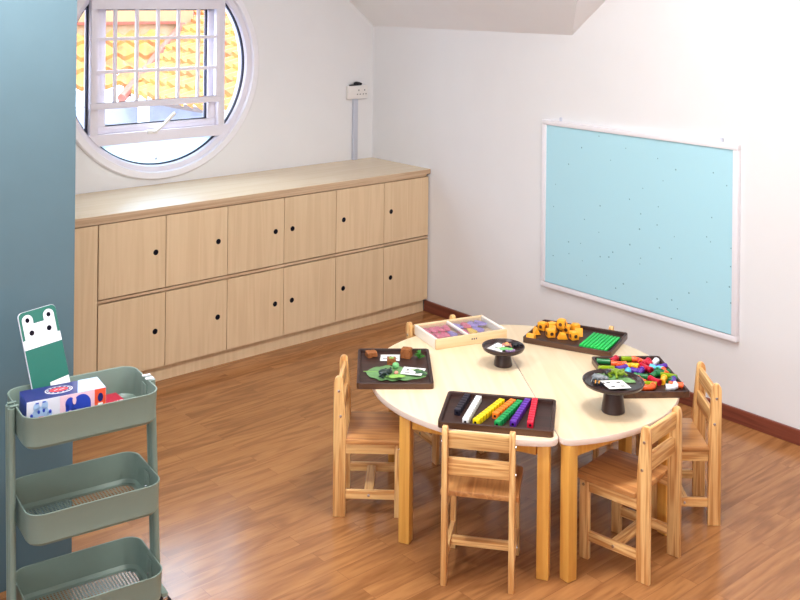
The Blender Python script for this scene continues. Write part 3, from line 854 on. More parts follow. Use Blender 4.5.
PIPES = [('green', -0.948, -2.583, 'straight', -50, 'green straight pipe in the left back corner of the pipe tray'), ('crimson', -0.903, -2.596, 'straight', 10, 'crimson straight pipe by the back rim of the pipe tray'),
         ('orange', -0.923, -2.637, 'tee', 132, 'orange tee pipe near the left back of the pipe tray'), ('lime', -0.850, -2.632, 'ribbed', -46, 'lime ribbed pipe lying along the back rim'),
         ('orange', -0.816, -2.656, 'elbow', 40, 'orange elbow pipe by the middle of the back rim'), ('crimson', -0.830, -2.694, 'cross', 12, 'crimson cross pipe in the middle of the heap'),
         ('crimson', -0.875, -2.728, 'tee', 80, 'crimson tee pipe below the crimson cross'), ('white', -0.802, -2.715, 'straight', 16, 'white short pipe near the back right of the pipe tray'),
         ('yellow', -0.893, -2.676, 'elbow', 100, 'yellow elbow pipe left of the crimson pipes'), ('purple', -0.952, -2.672, 'straight', -10, 'purple straight pipe at the left of the heap'),
         ('lime', -1.000, -2.636, 'ribbed', -42, 'lime ribbed pipe along the left rim of the pipe tray'), ('light blue', -0.972, -2.714, 'straight', 30, 'light blue pipe half hidden behind the large pedestal dish'),
         ('light blue', -0.846, -2.756, 'straight', -70, 'light blue pipe at the middle right of the heap'), ('purple', -0.928, -2.738, 'tee', 20, 'purple tee pipe in the middle of the heap'),
         ('purple', -0.800, -2.778, 'straight', -18, 'purple straight pipe near the right rim of the pipe tray'), ('green', -0.915, -2.790, 'straight', 10, 'dark green straight pipe right of the purple tee'),
         ('green', -0.865, -2.806, 'tee', -20, 'dark green tee pipe near the right of the heap'), ('orange', -0.825, -2.825, 'straight', 50, 'orange short pipe by the right rim behind the lime pipe'),
         ('crimson', -0.958, -2.826, 'straight', 80, 'red ring-ended pipe with its mouth to the viewer'), ('yellow', -0.928, -2.842, 'straight', 26, 'yellow straight pipe with its mouth to the viewer'),
         ('purple', -0.910, -2.876, 'straight', 30, 'purple straight pipe between the yellow and green pipes'), ('lime', -0.860, -2.850, 'ribbed', -68, 'lime ribbed pipe along the right rim'),
         ('green', -0.884, -2.884, 'straight', 12, 'green straight pipe beside the orange pipe near the right corner'), ('orange', -0.906, -2.922, 'straight', -52, 'orange pipe in the near right corner of the pipe tray'),
         ('white', -0.962, -2.912, 'elbow', -50, 'white elbow pipe in the near right corner of the pipe tray'), ('lime', -1.006, -2.832, 'ribbed', -48, 'lime ribbed pipe behind the orange elbow near the front rim'),
         ('orange', -1.044, -2.872, 'elbow', -62, 'orange elbow pipe against the near front rim'), ('orange', -0.998, -2.795, 'straight', 70, 'orange pipe right behind the large pedestal dish rim'),
         ('green', -0.962, -2.768, 'straight', -62, 'dark green pipe left of the red ring-ended pipe')]
for col, x, y, kd, a, lab in PIPES:
    x, y = keep_in('R', x, y, .030 if kd in ('straight', 'ribbed') else .043)
    o = pipe_mesh(kd).build('pipe_connector', M['p_' + col], None, (x, y, FZ), (0, 0, R(a)))
    tag(o, lab, 'pipe piece', 'coloured pipe pieces on the right tray')

# ------------------------------------------------------------------ pedestal dishes
def pedestal(r, h, rb, rt, loc, lab):
    t = tag(empty('pedestal_dish', loc), lab, 'dish', 'dark wooden pedestal dishes')
    MB().lathe([(rb * .96, 0), (rb, .003), (rb * .985, .008), (rt * 1.04, h - .024), (rt, h - .0185)], 40).build('stem', M['stand'], t)
    MB().lathe([(0.0, h - .018), (r * .80, h - .018), (r * .95, h - .011), (r, h - .002), (r * .995, h + .002), (r * .97, h + .003), (r * .945, h + .001), (r * .90, h - .007), (0.0, h - .0085)], 56).build('dish', M['stand'], t)
    return t
pedestal(.083, .074, .036, .027, (-1.240, -2.325, TZ), 'small dark pedestal dish near the middle of the table')
pedestal(.106, .106, .041, .029, (-1.265, -2.870, TZ), 'large dark pedestal dish in front of the pipe tray')
ZS, ZR = TZ + .074 - .0082, TZ + .106 - .0082     # dish floors

def card(quad, z, lab, marks, grp='printed white cards'):
    c = sum((Vector(q) for q in quad), Vector((0, 0))) / 4
    b = MB().prism([(q[0] - c.x, q[1] - c.y) for q in quad], 0, .0012, 'z')
    o = b.build('picture_card', M['card'], None, (c.x, c.y, z), smooth=False)
    A, B, C_, D = [Vector(q) - c for q in quad]
    mk = MB()
    for (s, t, w, h_) in marks:
        pts = [(A * (1 - s_) * (1 - t_) + B * s_ * (1 - t_) + C_ * s_ * t_ + D * (1 - s_) * t_) for s_, t_ in ((s - w, t - h_), (s + w, t - h_), (s + w * .7, t + h_), (s - w * .7, t + h_ * .8))]
        mk.prism([(p.x, p.y) for p in pts], .0012, .0015, 'z')
    mk.build('printing', M['ink'], o, smooth=False)
    return tag(o, lab, 'card', grp)
card([(-1.598, -2.007), (-1.553, -1.958), (-1.494, -2.006), (-1.539, -2.055)], FZ + .0003, 'white printed card between the bark cubes on the left tray', [(.35, .25, .06, .12), (.35, .72, .05, .2), (.75, .6, .03, .25)])
card([(-1.646, -2.182), (-1.588, -2.138), (-1.537, -2.206), (-1.599, -2.246)], FZ + .012, 'white printed card resting on the big leaf', [(.6, .25, .12, .06), (.62, .7, .13, .05), (.25, .3, .05, .12), (.25, .75, .08, .1)])
card([(-1.292, -2.288), (-1.213, -2.271), (-1.221, -2.316), (-1.279, -2.355)], ZS + .0004, 'white card on the small pedestal dish', [(.4, .4, .06, .12)])
card([(-1.308, -2.843), (-1.243, -2.889), (-1.275, -2.953), (-1.340, -2.911)], ZR + .009, 'white card with four small pictures on the large pedestal dish', [(.28, .28, .1, .1), (.72, .28, .1, .1), (.28, .75, .1, .1), (.72, .75, .11, .08)])

# leaves
def leaf(name, a, b_, w, z, mat, lab, lobes=0, rise=.006, stem=True):
    A, B = Vector(a), Vector(b_); d = B - A; L_ = d.length
    o_ = empty(name, (A.x, A.y, z), math.atan2(d.y, d.x))
    m = MB(); n = 22
    vs, fs = [], []
    for i in range(n + 1):
        t = i / n
        hw = w * (math.sin(PI * t ** .8) ** .8) * (1 + (.28 * abs(math.sin(lobes * PI * t)) - .14 if lobes else 0)) + .0006
        for s in (-1, -.5, 0, .5, 1):
            vs.append((L_ * t, hw * s, rise * math.sin(PI * t) * (1 - .8 * abs(s)) + .0015 * math.sin(9 * t * s)))
    for i in range(n):
        for k in range(4): fs.append((i * 5 + k, i * 5 + k + 1, (i + 1) * 5 + k + 1, (i + 1) * 5 + k))
    vs2 = [(x, y, zz + .0015) for x, y, zz in vs]
    m.raw(vs, fs); m.raw(vs2, fs)
    m.build('blade', mat, o_)
    if stem: MB().tube([(-.01, 0, .002), (L_ * .5, 0, rise + .0012), (L_ * .98, 0, .002)], .0013, 6).build('midrib', M['leaflight'], o_)
    return tag(o_, lab, 'leaf')
leaf('large_leaf', (-1.716, -2.066), (-1.568, -2.242), .072, FZ + .002, M['leafg'], 'large green leaf lying along the front of the left tray', 5)
leaf('large_leaf', (-1.586, -2.180), (-1.566, -2.246), .022, FZ + .010, M['leafd'], 'dark veined leaf at the right tip of the big leaf', 3)
leaf('small_leaf', (-1.700, -2.178), (-1.648, -2.214), .017, FZ + .0125, M['leaflight'], 'bright light green leaf by the front rim of the left tray')
leaf('large_leaf', (-1.246, -2.798), (-1.208, -2.922), .030, ZR + .003, M['leafg'], 'green leaf lying along the back of the large pedestal dish')
leaf('small_leaf', (-1.262, -2.325), (-1.228, -2.370), .016, ZS + .0025, M['egg'], 'small green leaf lying on the small pedestal dish card')

# bark cubes
def rough_cube(c, s, a, z, lab):
    b = MB(); bm = bmesh.new(); bmesh.ops.create_cube(bm, size=1)
    bmesh.ops.subdivide_edges(bm, edges=bm.edges, cuts=4, use_grid_fill=True)
    for v in bm.verts:
        v.co = Vector((v.co.x * s[0], v.co.y * s[1], (v.co.z + .5) * s[2])) + Vector((random.uniform(-1, 1), random.uniform(-1, 1), random.uniform(0, 1))) * .0018
    b.merge(bm)
    return tag(b.build('bark_cube', M['bark'], None, (c[0], c[1], z), (0, 0, R(a))), lab, 'bark cube', 'bark cubes on the left tray')
rough_cube((-1.592, -1.945), (.038, .038, .018), 70, FZ + .0002, 'flat bark cube in the back left corner of the left tray')
q = rough_cube((-1.583, -2.058), (.032, .032, .020), 48, FZ + .0016, 'small bark cube in front of the card with a pale star on top')
st = MB()
for i in range(5):
    a = 2 * PI * i / 5
    st.ball((.006 * math.cos(a), .006 * math.sin(a), .0222), (.0045, .0045, .0015), 8, 5)
st.build('star_flower', M['leaflight'], q)
rough_cube((-1.492, -2.042), (.038, .038, .034), 35, FZ + .0002, 'largest bark cube, beside the green sprig')
sp = MB()
for i in range(16):
    a = random.uniform(0, 2 * PI); r_ = random.uniform(.008, .026); h_ = random.uniform(.004, .024)
    m_ = Matrix.Rotation(a, 3, 'Z') @ Matrix.Rotation(random.uniform(-.7, .3), 3, 'Y')
    sp.ball((r_ * math.cos(a), r_ * math.sin(a), h_ + .003), (.009, .004, .0015), 8, 5, m_)
    sp.tube([(0, 0, .002), (r_ * .5 * math.cos(a), r_ * .5 * math.sin(a), h_ * .6 + .002), (r_ * math.cos(a), r_ * math.sin(a), h_ + .003)], .0011, 5)
tag(sp.build('green_sprig', M['sprig'], None, (-1.466, -2.088, FZ)), 'curly green sprig beside the largest bark cube', 'sprig')

# toy animals and stones
def toy_frog(name, mat, c, z, a, s, lab, eyes=True):
    b = MB()
    b.ball((0, 0, .010 * s), (.020 * s, .013 * s, .010 * s)); b.ball((.017 * s, 0, .014 * s), (.012 * s, .012 * s, .009 * s))
    for sy in (-1, 1):
        b.ball((.021 * s, sy * .007 * s, .022 * s), (.004 * s, .004 * s, .004 * s), 8, 6)
        b.tube([(-.012 * s, sy * .010 * s, .008 * s), (.002 * s, sy * .021 * s, .012 * s), (-.012 * s, sy * .024 * s, .004 * s), (.004 * s, sy * .027 * s, .003 * s)], .0045 * s, 8)
        b.tube([(.010 * s, sy * .010 * s, .010 * s), (.016 * s, sy * .018 * s, .006 * s), (.024 * s, sy * .020 * s, .0025 * s)], .0035 * s, 8)
    return tag(b.build(name, mat, None, (c[0], c[1], z), (0, 0, R(a))), lab, 'toy animal')
toy_frog('toy_frog', M['frog'], (-1.218, -2.850), ZR + .0095, -100, 1.15, 'olive green toy frog on the large pedestal dish')
def toy_bug(name, mat, c, z, a, s, lab, stripes=None, cat='toy animal'):
    b = MB(); b.ball((0, 0, .007 * s), (.016 * s, .010 * s, .007 * s)); b.ball((.018 * s, 0, .006 * s), (.006 * s, .006 * s, .005 * s), 10, 7)
    for k in (-1, 0, 1):
        for sy in (-1, 1):
            b.tube([(k * .008 * s, sy * .006 * s, .006 * s), (k * .011 * s, sy * .015 * s, .008 * s), (k * .014 * s, sy * .020 * s, .001 * s)], .0012 * s, 5)
    o = b.build(name, mat, None, (c[0], c[1], z), (0, 0, R(a)))
    if stripes:
        m = MB()
        for k in (-.4, .3): m.ball((k * .016 * s, 0, .008 * s), (.003 * s, .0095 * s, .0068 * s), 10, 7)
        m.build('body_band', stripes, o)
    return tag(o, lab, cat)
toy_bug('toy_beetle', M['black'], (-1.238, -2.822), ZR + .0095, 30, .9, 'small black toy beetle left of the olive frog')
toy_bug('toy_beetle', M['silver'], (-1.286, -2.822), ZR + .0012, -60, 1.5, 'grey toy beetle near the left rim of the large pedestal dish')
toy_bug('toy_bee', M['black'], (-1.326, -2.850), ZR + .0008, -58, 1.1, 'black toy bee with amber bands by the white picture card', M['block'])
toy_bug('toy_bee', M['pinkish'], (-1.214, -2.320), ZS + .0008, 40, .95, 'pale toy bee with amber bands at the back of the small pedestal dish', M['block'])
toy_bug('toy_beetle', M['black'], (-1.190, -2.345), ZS + .0008, -40, 1.15, 'black toy beetle by the right rim of the small pedestal dish')
sh = MB()
for i in range(6):
    a = PI * i / 5 - PI / 2
    sh.ball((.010 * math.cos(a), .014 * math.sin(a), .006), (.006, .006, .005), 8, 6)
tag(sh.build('violet_shell', M['violet'], None, (-1.254, -2.375, ZS + .0012), (0, 0, R(-120))), 'violet shell at the front of the small pedestal dish', 'shell')
toy_frog('toy_lizard', M['toad'], (-1.694, -2.146), FZ + .0085, -50, 1.1, 'dark toy amphibian sitting on the big leaf')
tag(MB().ball((0, 0, .012), (.014, .013, .012)).build('jade_pebble', M['egg'], None, (-1.617, -2.122, FZ + .008)), 'round jade green pebble on the big leaf', 'pebble')
tag(MB().ball((0, 0, .005), (.013, .008, .005), jit=.1).build('salmon_pebble', M['pinkish'], None, (-1.652, -2.166, FZ + .0085), (0, 0, .6)), 'salmon pink pebble beside the white card on the big leaf', 'pebble')

# ------------------------------------------------------------------ shallow wooden puzzle box with a clear lid
BA = math.atan2(-2.115 + 2.023, -.997 + 1.316)
ex = Vector((math.cos(BA), math.sin(BA))); ey = Vector((-ex.y, ex.x))
BWd, BDp, BHt = .332, .212, .041
bc = Vector((-1.3285, -2.038)) + ex * BWd / 2 + ey * BDp / 2
bx = tag(empty('puzzle_box', (bc.x, bc.y, TZ), BA), 'shallow pale wooden box with clear divided lid at the table back left', 'box')
for sy in (-1, 1): MB().box((0, sy * (BDp / 2 - .006), BHt / 2), (BWd, .012, BHt), .0015).build('long_side', M['pale_wood'], bx)
for sx in (-1, 1): MB().box((sx * (BWd / 2 - .006), 0, BHt / 2), (.0122, BDp - .024, BHt - .0005), .001).build('short_side', M['pale_white'], bx)
MB().box((0, 0, .004), (BWd - .02, BDp - .02, .006)).build('box_base', M['pale_wood'], bx, smooth=False)
MB().box((-.012, 0, BHt - .0065), (.010, BDp - .022, .009)).build('divider', M['pale_white'], bx, smooth=False)
MB().box((0, 0, BHt - .006), (BWd - .024, BDp - .024, .0025)).build('clear_lid', M['lid'], bx, smooth=False)
stamp = MB()
for dx in (-.010, 0, .010): stamp.box((dx + .01, -BDp / 2 - .0002, BHt * .55), (.006, .0006, .007))
stamp.build('stamp', M['ink'], bx, smooth=False)
PZ = []
for x0, x1 in ((-BWd / 2 + .02, -.022), (.0, BWd / 2 - .02)):
    for i in range(4):
        for j in range(3):
            PZ.append((x0 + (x1 - x0) * (i + .5) / 4, -BDp / 2 + .02 + (BDp - .04) * (j + .5) / 3, (x1 - x0) / 4, (BDp - .04) / 3))
cols = ['puz_yellow', 'puz_pink', 'puz_pink', 'puz_yellow', 'puz_pink', 'puz_pink', 'puz_violet', 'puz_pink', 'puz_pink', 'puz_yellow', 'puz_violet', 'puz_pink',
        'puz_pink', 'puz_pink', 'puz_violet', 'puz_violet', 'puz_yellow', 'puz_pink', 'puz_pink', 'puz_violet', 'puz_violet', None, None, 'puz_violet']
PW = {'puz_yellow': 'yellow', 'puz_pink': 'pink', 'puz_violet': 'violet'}
col_w = ['far left', 'inner left', 'inner right', 'far right']; row_w = ['front', 'middle', 'back']
for i, ((x, y, w, d), cn) in enumerate(zip(PZ, cols)):
    if not cn: continue
    pts = []
    for k in range(20):
        a = 2 * PI * k / 20
        pts.append((w * .58 * math.cos(a) * (1 + .16 * math.sin(3 * a + i)), d * .56 * math.sin(a) * (1 + .16 * math.cos(3 * a + i * 2))))
    wp = bc + ex * x + ey * y
    half, cell = divmod(i, 12); ci, ri = divmod(cell, 3)
    o = MB().prism(pts, 0, .006, 'z', bev=.001).build('puzzle_piece', M[cn], None, (wp.x, wp.y, TZ + .0075 + (i % 3) * .0062), (0, 0, BA + .2 * math.sin(i * 5)))
    tag(o, f'{PW[cn]} puzzle piece in the {["left", "right"][half]} compartment of the wooden box, {row_w[ri]} {col_w[ci]}', 'puzzle piece', 'puzzle pieces under the clear lid')

# ------------------------------------------------------------------ three-tier trolley
ct = tag(empty('storage_trolley', (-2.8515, -2.113, 0), R(-7.5)), 'sage green three-tier metal trolley beside the teal wall', 'trolley')
TL_, TW_, TD_ = .394, .264, .096
def tray_shell():
    b = MB()
    def lp(w, d, r, z): return [(x, y, z) for x, y in rrect(w, d, r, 7)]
    loops = [lp(TL_ - .006, TW_ - .006, .045, .012), lp(TL_ - .0, TW_ - .0, .048, TD_ - .006), lp(TL_ + .003, TW_ + .003, .050, TD_ - .002), lp(TL_ + .001, TW_ + .001, .049, TD_),
             lp(TL_ - .006, TW_ - .006, .046, TD_ - .001), lp(TL_ - .008, TW_ - .008, .045, TD_ - .006), lp(TL_ - .012, TW_ - .012, .043, .012), lp(TL_ - .030, TW_ - .030, .036, .0035)]
    pre = [lp(TL_ - .05, TW_ - .05, .03, .0), lp(TL_ - .022, TW_ - .022, .04, .002)]
    loops = pre + loops + [lp(TL_ - .05, TW_ - .05, .03, .0025)]
    n = len(loops[0]); vs = [p for l in loops for p in l]; fs = []
    for k in range(len(loops) - 1):
        for j in range(n):
            j2 = (j + 1) % n; fs.append((k * n + j, k * n + j2, (k + 1) * n + j2, (k + 1) * n + j))
    return b.raw(vs, fs)
def mesh_floor():
    b = MB(); w, d = TL_ - .046, TW_ - .046; nx, ny = 33, 21
    cx_, cy_ = w / nx, d / ny
    for i in range(nx):
        for j in range(ny):
            x0, y0 = -w / 2 + i * cx_, -d / 2 + j * cy_
            if abs(x0 + cx_ / 2) > w / 2 - .02 and abs(y0 + cy_ / 2) > d / 2 - .02 and math.hypot(abs(x0 + cx_ / 2) - w / 2 + .02, abs(y0 + cy_ / 2) - d / 2 + .02) > .022: continue
            o = [(x0, y0), (x0 + cx_, y0), (x0 + cx_, y0 + cy_), (x0, y0 + cy_)]
            hx, hy = x0 + cx_ / 2, y0 + cy_ / 2
            m = [(hx + .0038 * math.cos(PI / 8 + PI * q / 4), hy + .0038 * math.sin(PI / 8 + PI * q / 4)) for q in (4, 5, 6, 7, 0, 1, 2, 3)]
            vs = [(p[0], p[1], .0015) for p in o + m]
            b.raw(vs, [(0, 6, 5), (0, 1, 7, 6), (1, 8, 7), (1, 2, 9, 8), (2, 10, 9), (2, 3, 11, 10), (3, 4, 11), (3, 0, 5, 4)])
    return b
TIERS = [.702 - TD_, .426 - TD_, .150 - TD_]
first = None
for z in TIERS:
    if first is None:
        sh_ = tray_shell().build('tier_tray', M['cart'], ct, (0, 0, z)); first = sh_
        MB.build(mesh_floor(), 'perforated_floor', M['cart'], sh_, smooth=False)
        for sx in (-1, 1):
            br = MB().box((sx * (TL_ / 2 - .0075), 0, .048), (.004, .040, .064), .0015).build('bracket', M['cart'], sh_)
            MB().lathe([(.005, 0), (.0045, -sx * .003), (0, -sx * .0035)], 10, (sx * (TL_ / 2 - .0095), 0, .032), 'x').build('screw', M['chrome'], br)
    else:
        q = TIERS.index(z); c = copy_tree(first, ct); c.location = (.011 * q, 0, z)
for sx in (-1, 1):
    for sy in (-1, 1):
        MB().tube([(sx * (TL_ / 2 + .0120) + (.024 if sx > 0 else .010), sy * .0145, .052), (sx * (TL_ / 2 + .0120), sy * .0145, .698)], .0105, 12).build('post', M['cart'], ct)
        MB().box((sx * (TL_ / 2 + .004), sy * .0145, .7035), (.026, .011, .004), .0015).build('hook', M['white'] if sx > 0 else M['cart'], ct)
    fx_ = sx * (TL_ / 2 + .0115) + (.024 if sx > 0 else .010)
    MB().box((fx_, 0, .056), (.02, .17, .012), .003).build('foot_bar', M['cart'], ct)
    for sy in (-1, 1):
        w_ = MB().lathe([(0, -.009), (.020, -.009), (.0235, -.006), (.0235, .006), (.020, .009), (0, .009)], 20, (fx_, sy * .075, .0238), 'y').build('caster', M['black'], ct)
        MB().box((fx_, sy * .075, .045), (.014, .026, .012), .002).build('caster_fork', M['chrome'], w_)

CR = Matrix.Rotation(R(-7.5), 4, 'Z'); CO = Vector((-2.8515, -2.113, 0))
def on_cart(x, y, z): return CO + CR @ Vector((x, y, z))
CZ = TIERS[0] + .003
# illustrated game box
gbL, gbD, gbH = .228, .096, .110
gb = tag(empty('game_box', on_cart(-.060, -.006, CZ + .0005), R(-9.0)), 'navy topped illustrated game box in the top trolley tray', 'game box')
b = MB().box((0, 0, gbH / 2), (gbL, gbD, gbH), .001)
o = b.build('carton', [M['lilac_white'], M['navy'], M['royal']], gb, smooth=False)
for p in o.data.polygons:
    if p.normal.z > .7: p.material_index = 1
    elif p.normal.x < -.7: p.material_index = 2
def art(name, mat, polys, face, parent, lift):
    m = MB()
    for pl in polys:
        if face == 'front': m.prism([(x_, z_ + .012) for x_, z_ in pl], -gbD / 2 - lift - .0003, -gbD / 2 + .0003, 'y')
        elif face == 'top': m.prism(pl, gbH - .0003, gbH + lift + .0003, 'z')
    return m.build(name, mat, parent, smooth=False)
def ell(cx, cy, rx, ry, n=20, a0=0, a1=2 * PI): return [(cx + rx * math.cos(a0 + (a1 - a0) * i / n), cy + ry * math.sin(a0 + (a1 - a0) * i / n)) for i in range(n + (0 if abs(a1 - a0 - 2 * PI) < 1e-6 else 1))]
def rec(x0, z0, x1, z1): return [(x0, z0), (x1, z0), (x1, z1), (x0, z1)]
# lid art: pale end and an oval badge
art('pale_panel', M['sky_print'], [[(.030, -.0485), (.113, -.0475), (.113, .0475), (.055, .0475)]], 'top', gb, .0002)
art('badge_rim', M['card'], [ell(-.012, .002, .040, .028, 28)], 'top', gb, .0005)
art('badge_band', M['navy'], [ell(-.012, .002, .0375, .0255, 28)], 'top', gb, .0008)
art('badge_dots', M['card'], [rec(-.012 + .033 * math.cos(a) - .003, .002 + .0215 * math.sin(a) - .0016, -.012 + .033 * math.cos(a) + .003, .002 + .0215 * math.sin(a) + .0016) for a in [2 * PI * i / 14 for i in range(14)]], 'top', gb, .0010)
art('badge_centre', M['red_print'], [ell(-.012, .002, .027, .0155, 24)], 'top', gb, .0012)
art('badge_script', M['pink_print'], [[(-.028, -.001), (-.016, .006), (-.014, .004), (-.026, -.004)], [(-.012, .0), (.004, .006), (.006, .003), (-.010, -.003)]], 'top', gb, .0015)
# front art
art('pink_panel', M['pink_print'], [rec(-.020, .034, .080, .0975)], 'front', gb, .0002)
art('orange_panel', M['orange_print'], [rec(.080, .034, .113, .0975)], 'front', gb, .0002)
art('flame', M['navy'], [ell(.097, .072, .008, .013)], 'front', gb, .0006)
art('candle', M['card'], [rec(.090, .034, .104, .056)], 'front', gb, .0006)
art('elephant', M['royal'], [ell(.042, .062, .027, .030, 16, 0, PI), ell(.009, .070, .014, .019), rec(.012, .050, .069, .063), rec(-.004, .040, .006, .070), rec(.015, .040, .027, .055), rec(.052, .040, .065, .055), rec(-.028, .022, .012, .042)], 'front', gb, .0006)
art('elephant_ear', M['pink_print'], [ell(.021, .078, .0055, .012)], 'front', gb, .0010)
art('dark_panel', M['navy'], [rec(.048, .034, .078, .048)], 'front', gb, .0010)
art('tile_dots', M['sky_print'], [rec(-.036 + i * .006, .025 + j * .006, -.033 + i * .006, .028 + j * .006) for i in range(5) for j in range(3)], 'front', gb, .0010)
art('bear_face', M['sky_print'], [ell(-.074, .058, .024, .021), ell(-.086, .078, .009, .014), ell(-.063, .080, .009, .014), ell(-.098, .050, .008, .008), ell(-.050, .054, .008, .008)], 'front', gb, .0003)
art('bear_eyes', M['royal'], [ell(-.080, .064, .0035, .0055), ell(-.066, .066, .0035, .0055), ell(-.100, .056, .004, .0055), ell(-.048, .060, .004, .0055), rec(-.089, .088, -.080, .0915), rec(-.070, .089, -.061, .0925)], 'front', gb, .0008)
art('red_mouth', M['red_print'], [ell(-.076, .026, .034, .024, 16, 0, PI)], 'front', gb, .0010)
art('mouth_line', M['card'], [rec(-.0775, .026, -.0755, .048), [(-.104, .036), (-.076, .031), (-.048, .040), (-.048, .0385), (-.076, .0295), (-.104, .0345)]], 'front', gb, .0013)

# small crimson pack beside it
cp = tag(empty('crimson_pack', on_cart(.104, .046, CZ + .0005), R(-4)), 'small crimson pack with pale striped faces behind the game box end', 'pack')
MB().box((0, 0, .014), (.062, .095, .028), .002).build('carton', M['crimson_pack'], cp)
MB().prism(rec(-.024, -.040, -.006, -.022), .0278, .0284, 'z').prism(rec(.008, -.036, .026, -.018), .0278, .0284, 'z').build('pale_face', M['pink_print'], cp, smooth=False)
MB().prism([(-.021, -.024), (-.017, -.023), (-.010, -.036), (-.014, -.038)], .0283, .0288, 'z').prism([(.011, -.020), (.015, -.019), (.022, -.032), (.018, -.034)], .0283, .0288, 'z').build('black_stripe', M['black'], cp, smooth=False)

# tall animal board leaning on the teal wall behind the box
FW, FH = .117, .318
fg = tag(empty('animal_board', (-2.895, -2.028, CZ + .008)), 'tall green board with a pale animal face standing in the top trolley tray', 'board game')
fg.rotation_euler = (Matrix.Rotation(R(-2), 3, 'Z') @ Matrix.Rotation(R(-18), 3, 'X') @ Matrix.Rotation(R(-6), 3, 'Y')).to_euler()
b = MB()
shape = rec(-FW / 2, 0, FW / 2, FH)[:2] + arc(FW / 2 - .014, FH - .014, .014, 0, PI / 2, 6) + arc(-FW / 2 + .014, FH - .014, .014, PI / 2, PI, 6)
b.mi = 0; b.prism(shape, -.0005, .006, 'y')
b.mi = 1; b.prism([(x * .985 + .0006, z * .996 + .0003) for x, z in shape], -.0012, .0, 'y')
b.build('cover', [M['lilac_white'], M['teal_print']], fg, smooth=False)
def fart(name, mat, polys, lift):
    m = MB()
    for pl in polys: m.prism([(x_, z_ + .015) for x_, z_ in pl], -.0012 - lift, -.0008, 'y')
    return m.build(name, mat, fg, smooth=False)
e_w = .0165
face = [(-.058, .190), (.058, .190), (.058, .218), (.0495, .219), (.0495, .268)]
face += [(.033 + e_w * math.cos(a), .276 + e_w * math.sin(a)) for a in [PI * i / 10 for i in range(11)]]
face += [(.0165, .262), (-.0165, .262)]
face += [(-.033 + e_w * math.cos(a), .276 + e_w * math.sin(a)) for a in [PI * i / 10 for i in range(11)]]
face += [(-.0495, .268), (-.0495, .219), (-.058, .218)]
fart('face_print', M['lilac_white'], [face], .0006)
for ex_, ez_, ew_, eh_ in ((-.027, .236, .0075, .0078), (.027, .236, .0075, .0078), (-.033, .276, .0062, .0072), (.033, .276, .0062, .0072)):
    fart('eye_print' if ez_ < .25 else 'ear_print', M['hole'], [ell(ex_, ez_, ew_, eh_)], .0010)
fart('label_print', M['card'], [[(-.010, .0), (.057, .0), (.057, .083), (-.002, .079)]], .0005)

# ------------------------------------------------------------------ light
def area(name, loc, rot, sx, sy, power, col, spread=None):
    l = bpy.data.lights.new(name, 'AREA'); l.shape = 'RECTANGLE'; l.size = sx; l.size_y = sy
    l.energy = power; l.color = col
    if spread: l.spread = spread
    o = bpy.data.objects.new(name, l); COL.objects.link(o); o.location = loc; o.rotation_euler = rot
    return o
WARM = (1.0, 0.985, 0.96); COOL = (0.90, 0.95, 1.0)
area('ceiling_lamp', (-1.50, -3.05, 2.77), (0, 0, 0), 0.9, 0.5, 45, WARM)
def fill_point(loc, power, col, r=0.14):  # unseen point lights without fixtures, added to brighten the ceiling and walls
    l = bpy.data.lights.new('fill_light', 'POINT'); l.energy = power; l.color = col; l.shadow_soft_size = r
    o = bpy.data.objects.new('fill_light', l); COL.objects.link(o); o.location = loc
fill_point((-3.1, -2.5, 2.25), 66, (0.97, 0.98, 1.0))
fill_point((-1.9, -5.4, 2.2), 30, (1.0, 0.96, 0.91))
fill_point((-4.6, -5.8, 2.2), 44, (1.0, 0.96, 0.91))
lp_ = area('left_window_daylight', (X0 - 0.1, (WY0 + WY1) / 2, (WZ0 + WZ1) / 2), (R(90), 0, R(-90)), WY1 - WY0, WZ1 - WZ0, 1.0, (1, 1, 1))
lp_.data.cycles.is_portal = True
rd = area('round_window_daylight', (WC[0], 0.10, WC[1]), (R(-90), 0, 0), 1.05, 1.05, 1.0, (1, 1, 1))
rd.data.shape = 'DISK'; rd.data.cycles.is_portal = True
sun = bpy.data.lights.new('sun', 'SUN'); sun.energy = 3.5; sun.angle = R(0.6); sun.color = (1.0, 0.95, 0.86)
so_ = bpy.data.objects.new('sun', sun); COL.objects.link(so_)
so_.rotation_euler = Vector((0.70, 0.35, -0.85)).to_track_quat('-Z', 'Y').to_euler()

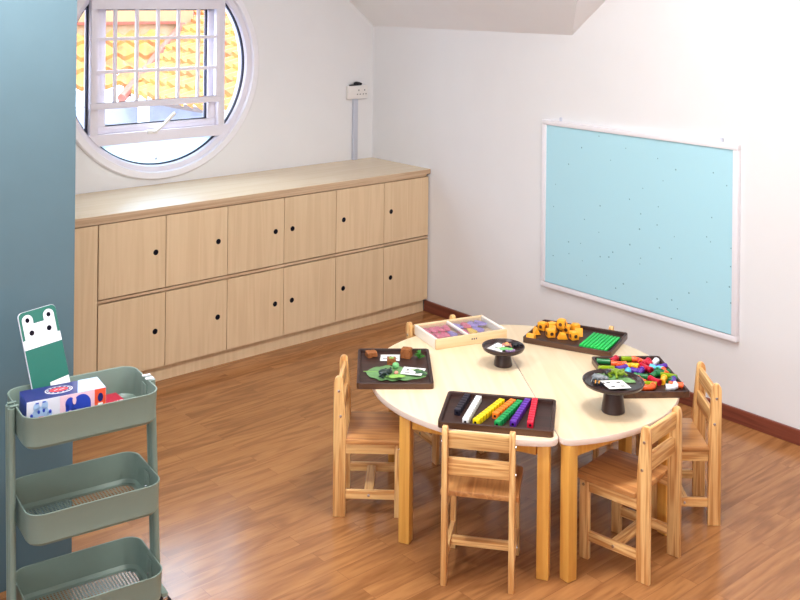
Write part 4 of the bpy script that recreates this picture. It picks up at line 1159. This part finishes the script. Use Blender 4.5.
w = bpy.data.worlds.new('sky'); scene.world = w; w.use_nodes = True
nt = w.node_tree; bg = nt.nodes['Background']
tc = nt.nodes.new('ShaderNodeTexCoord'); sx = nt.nodes.new('ShaderNodeSeparateXYZ'); cr = nt.nodes.new('ShaderNodeValToRGB')
nt.links.new(tc.outputs['Generated'], sx.inputs[0]); nt.links.new(sx.outputs['Z'], cr.inputs['Fac'])
cr.color_ramp.elements[0].color = (0.92, 0.96, 1.0, 1); cr.color_ramp.elements[1].color = (0.55, 0.75, 1.0, 1)
nt.links.new(cr.outputs['Color'], bg.inputs['Color'])
# sky strengthened above the roofs, added to brighten the worktop
dt = nt.nodes.new('ShaderNodeVectorMath'); dt.operation = 'DOT_PRODUCT'
dt.inputs[1].default_value = Vector((0, 0.53, 0.85)).normalized()
nt.links.new(tc.outputs['Generated'], dt.inputs[0])
mr = nt.nodes.new('ShaderNodeMapRange'); mr.inputs['From Min'].default_value = -0.2; mr.inputs['From Max'].default_value = 1.0
mr.inputs['To Min'].default_value = 5.0; mr.inputs['To Max'].default_value = 17.0
nt.links.new(dt.outputs['Value'], mr.inputs['Value']); nt.links.new(mr.outputs[0], bg.inputs['Strength'])

# ------------------------------------------------------------------ camera
cam = bpy.data.cameras.new('camera'); co = bpy.data.objects.new('camera', cam); COL.objects.link(co)
yaw, roll = 0.7136, 0.0101
f_ = Vector((math.sin(yaw), math.cos(yaw), 0)); r_ = Vector((math.cos(yaw), -math.sin(yaw), 0)); u_ = Vector((0, 0, 1))
r2 = r_ * math.cos(roll) + u_ * math.sin(roll); u2 = u_ * math.cos(roll) - r_ * math.sin(roll)
co.matrix_world = Matrix(((r2.x, u2.x, -f_.x, -4.1353), (r2.y, u2.y, -f_.y, -5.0345), (r2.z, u2.z, -f_.z, 1.9), (0, 0, 0, 1)))
cam.sensor_width = 36; cam.lens = 1013.9 / 800 * 36
cam.shift_y = -304.83 / 800
cam.clip_start = 0.05
scene.camera = co

scene.view_settings.view_transform = 'Standard'
scene.view_settings.look = 'None'
scene.view_settings.exposure = 0.10
scene.view_settings.gamma = 1.0
scene.view_settings.use_curve_mapping = False
scene.cycles.use_denoising = True
scene.cycles.max_bounces = 10
scene.cycles.diffuse_bounces = 5
scene.cycles.transparent_max_bounces = 16
scene.cycles.sample_clamp_indirect = 8
